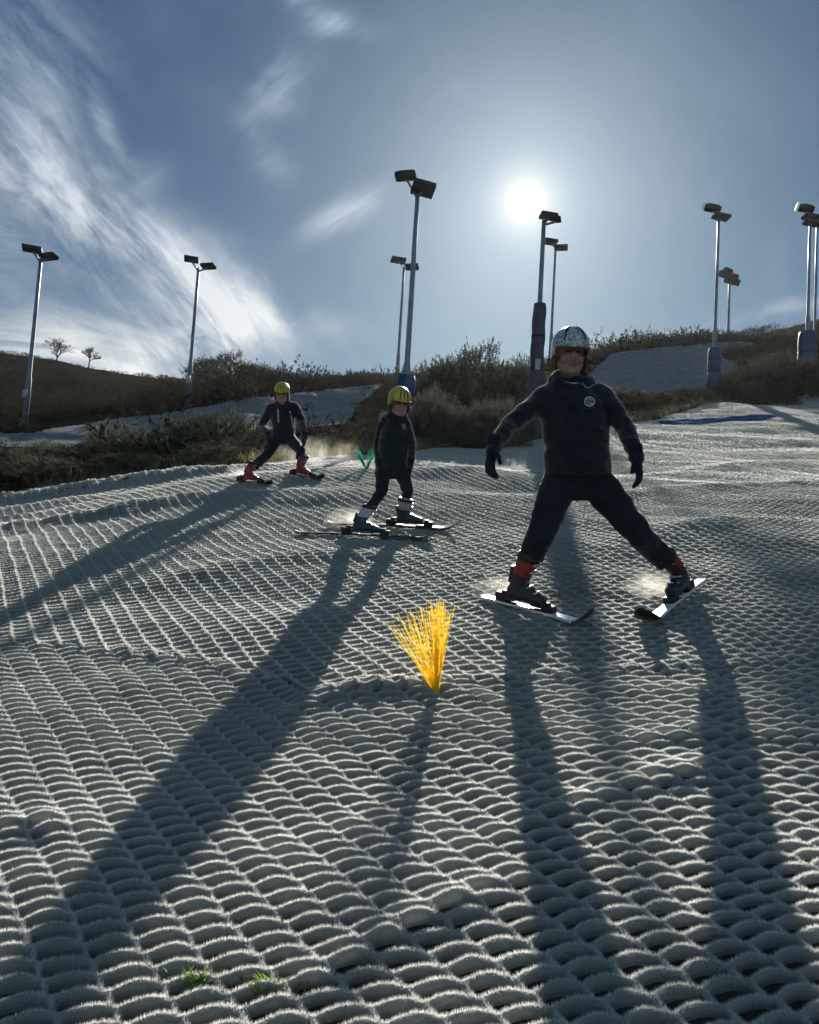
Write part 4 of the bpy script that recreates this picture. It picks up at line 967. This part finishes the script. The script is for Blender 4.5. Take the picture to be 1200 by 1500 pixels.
    if sp.get('hood'):
        # folded hood behind and beside the neck, open at the throat
        nk = neck; pts = []
        for i in range(11):
            a = R(-52+i*(284/10.0)); pts.append(nk+lat*(-math.cos(a))*.098*s*sp['hood']+fwd*(-math.sin(a))*.085*s+up*(.012+.045*max(0, math.sin(a)))*s)
        rr = [.026, .034, .042, .048, .052, .054, .052, .048, .042, .034, .026]; 
        tube(bm, pts, [q*s*sp['hood'] for q in rr], 14)
        capsule(bm, nk-fwd*.085*s+up*.03*s, nk-fwd*.10*s-up*.08*s, .070*s, .05*s)
    me = baked(bm, .007, 5, disp=(.014*s, (4.5, 4.5, 9), sp.get('seed', 0))); me.name = "jacket"; jo = child("jacket", me, sp['jm'], e, root)
    bvh = BVHTree.FromPolygons([v.co+root for v in me.vertices], [tuple(p.vertices) for p in me.polygons])
    nap(jo, me, 12000 if s > .95 else 5000, .0070*s*1.0, .0016*(1 if s > .95 else 1.6))
    for (pos, B, k) in boots: boot(e, root, pos, B, s*sp.get('bs', .93), sp['boot'][0], sp['boot'][1], J['kn'+k])
    for k in (('L', 'R') if s > .95 else ()):
        b = bmesh.new(); kk = J['kn'+k]-fwd*.012*s; capsule(b, kk.lerp(ank[k], .25), ank[k]-(kk-ank[k]).normalized()*.02*s, .046*s, .044*s); child('sock', bm_mesh('sock', b), m_dark, e, root)
    for k in ('L', 'R'):
        h = sp['hand'+k]; glove(e, root, J['wr'+k], h[0], h[1], h[2], s*sp.get('gs', 1.08), m_glove, h[3])
    return e, root, bvh, jo, Hm, dict(neck=neck, up=up, lat=lat, fwd=fwd, chest=chest, pel=pel)
CAMP_ = 0
CAMP = Vector((0, 0, CAMZ))
def on_surface(bvh, px, py, off=.004):
    dr = Vector(ray(px, py)).normalized(); hit, nrm, i, dist = bvh.ray_cast(CAMP, dr)
    if hit is None: return None
    if nrm.dot(dr) > 0: nrm = -nrm
    return hit+nrm*off, nrm
def patch(name, bvh, polys, m, parent, root, off=.004, thick=.0015):
    """small printed shapes laid on the cloth, each polygon strip given in photo pixels"""
    bm = bmesh.new()
    for strip in polys:      # strip: list of (left point, right point)
        prev = None
        for a, b in strip:
            A_ = on_surface(bvh, *a, off); B_ = on_surface(bvh, *b, off)
            if not A_ or not B_: prev = None; continue
            va = [bm.verts.new(A_[0]), bm.verts.new(B_[0])]
            if prev: bm.faces.new((prev[0], prev[1], va[1], va[0]))
            prev = va
    me = bpy.data.meshes.new(name); bm.to_mesh(me); bm.free(); return child(name, me, m, parent, root)
def stroke(pts, w):
    out = []
    for i, (x, y) in enumerate(pts):
        x0, y0 = pts[max(0, i-1)]; x1, y1 = pts[min(len(pts)-1, i+1)]; dx, dy = x1-x0, y1-y0; l = math.hypot(dx, dy) or 1
        out.append(((x-dy/l*w/2, y+dx/l*w/2), (x+dy/l*w/2, y-dx/l*w/2)))
    return out
def arc(cx, cy, rx, ry, a0, a1, n=24): return [(cx+rx*math.cos(R(a0+(a1-a0)*i/n)), cy+ry*math.sin(R(a0+(a1-a0)*i/n))) for i in range(n+1)]
# ---- front skier
D = 4.4
man = dict(foot=.80, bs=1.0, d=D, s=1.0, hs=1.08, root=G(875, 905, 3, 6),
 label="person in a white marbled helmet and navy hoodie snowploughing in front with arms held out",
 j=dict(head=(835, 519, 4.30), neck=(838, 563, 4.36), shL=(799, 581, 4.38), shR=(882, 580, 4.38), elL=(747, 622, 4.30), elR=(917, 628, 4.32), wrL=(721, 659, 4.12), wrR=(933, 672, 4.16),
        hipL=(818, 713, 4.46), hipR=(877, 711, 4.46), knL=(790, 788, 4.30), knR=(937, 783, 4.34)),
 face=(.02, -1, -.16), helm=m_marble, vents=2, lining=m_lining, jm=m_navy, jk=(.197, .190, .203), hem=(845, 694, 4.4), arm=(.067, .051, .041), hood=1.0, seed=2.2,
 tr=(.112, .078, .074, .073, .196), boot=(m_boot, m_bootr),
 handL=((-.10, -.15, -1), (.75, .3, 0), (.6, -.8, 0), .42), handR=((.16, -.12, -1), (-.7, .4, 0), (-.75, -.7, 0), .36),
 skiL=dict(tail=(702, 885), tip=(866, 928), t=.42, label="flatter ski with white edge under the front skier, on the left", edge=.35, w=.085, tipup=.10, lift=(.0, -.005)),
 skiR=dict(tail=(1030, 866), tip=(943, 930), t=.42, label="ski tilted on its edge under the front skier, on the right", edge=.75, w=.085, tipup=.10, lift=(.03, 0)))
e1, root1, bvh1, jk1, Hm1, fr1 = person(man)
lx, ly = 863.3, 588.6
patch("printed_emblem", bvh1, [stroke(arc(lx, ly, 7.0, 6.4, 0, 360, 36), 2.0), stroke([(lx-4.6, ly), (lx+4.6, ly)], 8.4)], m_print, jk1, Vector((0, 0, 0)) if False else root1)
patch("printed_emblem", bvh1, [stroke(arc(lx-2.6, ly+.2, 2.5, 2.7, 310, 50, 14), 1.1), stroke(arc(lx-.2, ly-.4, 1.3, 2.0, 0, 360, 16), .8), stroke(arc(lx+2.2, ly-.9, 1.9, 1.7, 0, 360, 16), 1.0)], m_dark, jk1, root1, off=.0065)
patch("printed_text", bvh1, [stroke([(lx-10+i*2.4, ly+11.0-i*.28), (lx-8.4+i*2.4, ly+10.8-i*.28)], 1.3) for i in range(9)], mat("faded_print", (.10, .09, .10), .9), jk1, root1)
# pale collar lining seen in the open neck of the hoodie
patch("collar_lining", bvh1, [stroke([(854.5, 561), (856, 566.5), (859.5, 569), (864, 567.5), (868, 564), (874, 562)], 1.5), stroke([(828, 559), (834, 561.5), (840, 562.5), (846, 561.5)], 1.6)], m_white_trim, jk1, root1, off=.006)
# ---- middle skier (smaller, turned to the right of the picture)
mid = dict(d=6.35, s=.84, hs=.93, root=G(575, 792, 4, 9),
 label="person in a yellow helmet and long dark green jacket standing on skis, arms hanging",
 j=dict(head=(585, 590, 6.30), neck=(580, 612, 6.36), shL=(562, 622, 6.40), shR=(594, 621, 6.36), elL=(553, 652, 6.46), elR=(603, 652, 6.36), wrL=(556, 683, 6.36), wrR=(601, 683, 6.24),
        hipL=(562, 690, 6.42), hipR=(589, 690, 6.40), knL=(559, 720, 6.33), knR=(597, 718, 6.31)),
 face=(.42, -1, -.42), headup=(0, -.15, 1), helm=m_yhel, vents=1, jm=m_green_j, jk=(.185, .165, .155), hem=(575, 698, 6.4), arm=(.058, .047, .040), hood=.85, seed=5.5,
 tr=(.085, .060, .054, .052, .150), boot=(m_boott, m_bootw), bs=.9, gs=1.0,
 handL=((.05, -.1, -1), (.7, 0, 0), (.2, -1, 0), .4), handR=((-.02, -.1, -1), (-.7, 0, 0), (-.2, -1, 0), .4),
 skiL=dict(tail=(432, 789), tip=(640, 798), t=.50, label="dark ski under the trailing boot of the middle skier", m=m_skiblk, edge=.25, w=.082, tipup=.05),
 skiR=dict(tail=(480, 775), tip=(673, 783), t=.62, label="dark ski of the middle skier with its curved tip pointing right", m=m_skiblk, edge=.25, w=.082, tipup=.07))
e2, root2, bvh2, jk2, Hm2, fr2 = person(mid)
patch("printed_emblem", bvh2, [stroke(arc(592.5, 625.5, 2.2, 4.2, 0, 360, 20), 1.3), stroke([(592.5, 622), (592.5, 629)], 1.0)], mat("dim_print", (.18, .19, .20), .9), jk2, root2)
g = random.Random(3); bm = bmesh.new()
for i in range(46):
    a0 = Hm2 @ Vector((-.05+g.uniform(-.02, .02), -.10, -.045+g.uniform(-.02, .02))); pts = [a0, P(571+g.uniform(-2, 2), 603+g.uniform(-2, 2), 6.40), P(562+g.uniform(-4, 3), 607+g.uniform(-2, 3), 6.40), P(557+g.uniform(-3, 4), 614+g.uniform(-3, 4), 6.36)]
    tube(bm, pts, [.006, .008, .006, .002], 5)
child("hair", bm_mesh("hair", bm), m_blond, e2, root2)
# ---- far skier on the left
far = dict(d=9.1, s=.88, hs=.92, root=G(402, 712, 7, 12),
 label="person in a yellow helmet and open dark jacket leaning sideways in red boots",
 j=dict(head=(413, 576, 9.05), neck=(414, 590, 9.2), shL=(397, 598, 9.25), shR=(431, 596, 9.25), elL=(384, 622, 9.35), elR=(443, 617, 9.3), wrL=(393, 641, 9.05), wrR=(446, 641, 9.05),
        hipL=(407, 641, 9.4), hipR=(424, 641, 9.4), knL=(390, 668, 9.15), knR=(440, 660, 9.15)),
 face=(.02, -1, -.45), headup=(0, -.2, 1), helm=m_yhel, vents=1, jm=m_navy, jk=(.165, .16, .17), hem=(415, 640, 9.35), arm=(.068, .056, .046), hood=.8, seed=8.5,
 tr=(.092, .068, .064, .066, .155), boot=(m_bootr, m_bootr), bs=.86, gs=1.05,
 handL=((.2, -.2, -1), (.7, .2, 0), (.2, -1, 0), .5), handR=((.05, -.1, -1), (-.7, 0, 0), (-.2, -1, 0), .4),
 skiL=dict(tail=(346, 711), tip=(396, 716), t=.40, label="left ski of the leaning skier in red boots", m=m_skiblk, edge=.2, w=.082, tipup=.05),
 skiR=dict(tail=(418, 700), tip=(472, 708), t=.46, label="right ski of the leaning skier in red boots", m=m_skiblk, edge=.2, w=.082, tipup=.06))
e3_, root3, bvh3, jk3, Hm3, fr3 = person(far)
patch("zip", bvh3, [stroke([(407.5, 599), (407.8, 608), (408.2, 619)], 2.2)], m_white_trim, jk3, root3, off=.006)
patch("lapel_trim", bvh3, [stroke([(424, 602), (427, 612), (428, 622), (429, 628)], 2.0)], m_white_trim, jk3, root3, off=.006)
# ------------------------------------------------------------------ frost dust thrown up by the skis, and the air
def dust(px, py, d, rx, ry, rz, dens, lab, seed):
    c = P(px, py, d); bm = bmesh.new(); bmesh.ops.create_icosphere(bm, subdivisions=3, radius=1)
    for v in bm.verts: v.co *= 1+.22*mnoise.noise(v.co*1.7+Vector((seed, 0, 0)))
    for v in bm.verts: v.co = Vector((v.co.x*rx, v.co.y*ry, v.co.z*rz))
    m = bpy.data.materials.new("frost_dust"); m.use_nodes = True; nt = m.node_tree; N = nt.nodes; L = nt.links; N.remove(N['Principled BSDF'])
    pv = N.new('ShaderNodeVolumePrincipled'); pv.inputs['Color'].default_value = (.95, .93, .88, 1); pv.inputs['Anisotropy'].default_value = .45
    tc = N.new('ShaderNodeTexCoord'); gr = N.new('ShaderNodeTexGradient'); gr.gradient_type = 'SPHERICAL'
    mp = N.new('ShaderNodeMapping'); mp.inputs['Scale'].default_value = (1/rx, 1/ry, 1/rz); L.new(tc.outputs['Object'], mp.inputs[0]); L.new(mp.outputs[0], gr.inputs[0])
    no = N.new('ShaderNodeTexNoise'); no.inputs['Scale'].default_value = 9; no.inputs['Detail'].default_value = 5; L.new(tc.outputs['Object'], no.inputs['Vector'])
    r = N.new('ShaderNodeMapRange'); r.inputs[1].default_value = .38; r.inputs[2].default_value = .72; r.inputs[3].default_value = 0; r.inputs[4].default_value = dens; L.new(no.outputs['Fac'], r.inputs[0])
    mu = N.new('ShaderNodeMath'); mu.operation = 'MULTIPLY'; L.new(r.outputs[0], mu.inputs[0]); L.new(gr.outputs['Fac'], mu.inputs[1]); L.new(mu.outputs[0], pv.inputs['Density'])
    L.new(pv.outputs[0], N['Material Output'].inputs['Volume']); m.cycles.volume_step_rate = 1.5 if hasattr(m, 'cycles') else 1
    o = link("frost_dust", bm_mesh("frost_dust", bm), m, loc=c); tag(o, lab, "dust", kind='stuff')
dust(738, 872, 4.75, .24, .28, .15, 5.0, "sunlit frost dust behind the front skier's boot on the left", 1)
dust(955, 868, 4.75, .20, .24, .17, 6.0, "sunlit frost dust behind the front skier's boot on the right", 2)
dust(512, 768, 6.6, .26, .30, .16, 4.5, "sunlit frost dust behind the middle skier's boots", 3)
dust(352, 700, 9.4, .22, .26, .20, 4.5, "sunlit frost dust by the far skier's trailing boot", 4)
dust(470, 672, 10.5, .7, .5, .35, 1.0, "thin frost dust drifting between the far and middle skiers", 5)
if HAZE > 0:
    bm = bmesh.new(); box(bm, (0, 450, -8.5), (1820, 2120, 87)); m = bpy.data.materials.new("haze"); m.use_nodes = True; N = m.node_tree.nodes; N.remove(N['Principled BSDF'])
    pv = N.new('ShaderNodeVolumePrincipled'); pv.inputs['Density'].default_value = HAZE; pv.inputs['Color'].default_value = (.9, .93, 1, 1); pv.inputs['Anisotropy'].default_value = .55
    m.node_tree.links.new(pv.outputs[0], N['Material Output'].inputs['Volume'])
    o = link("haze", bm_mesh("haze", bm, False), m); tag(o, kind='stuff')
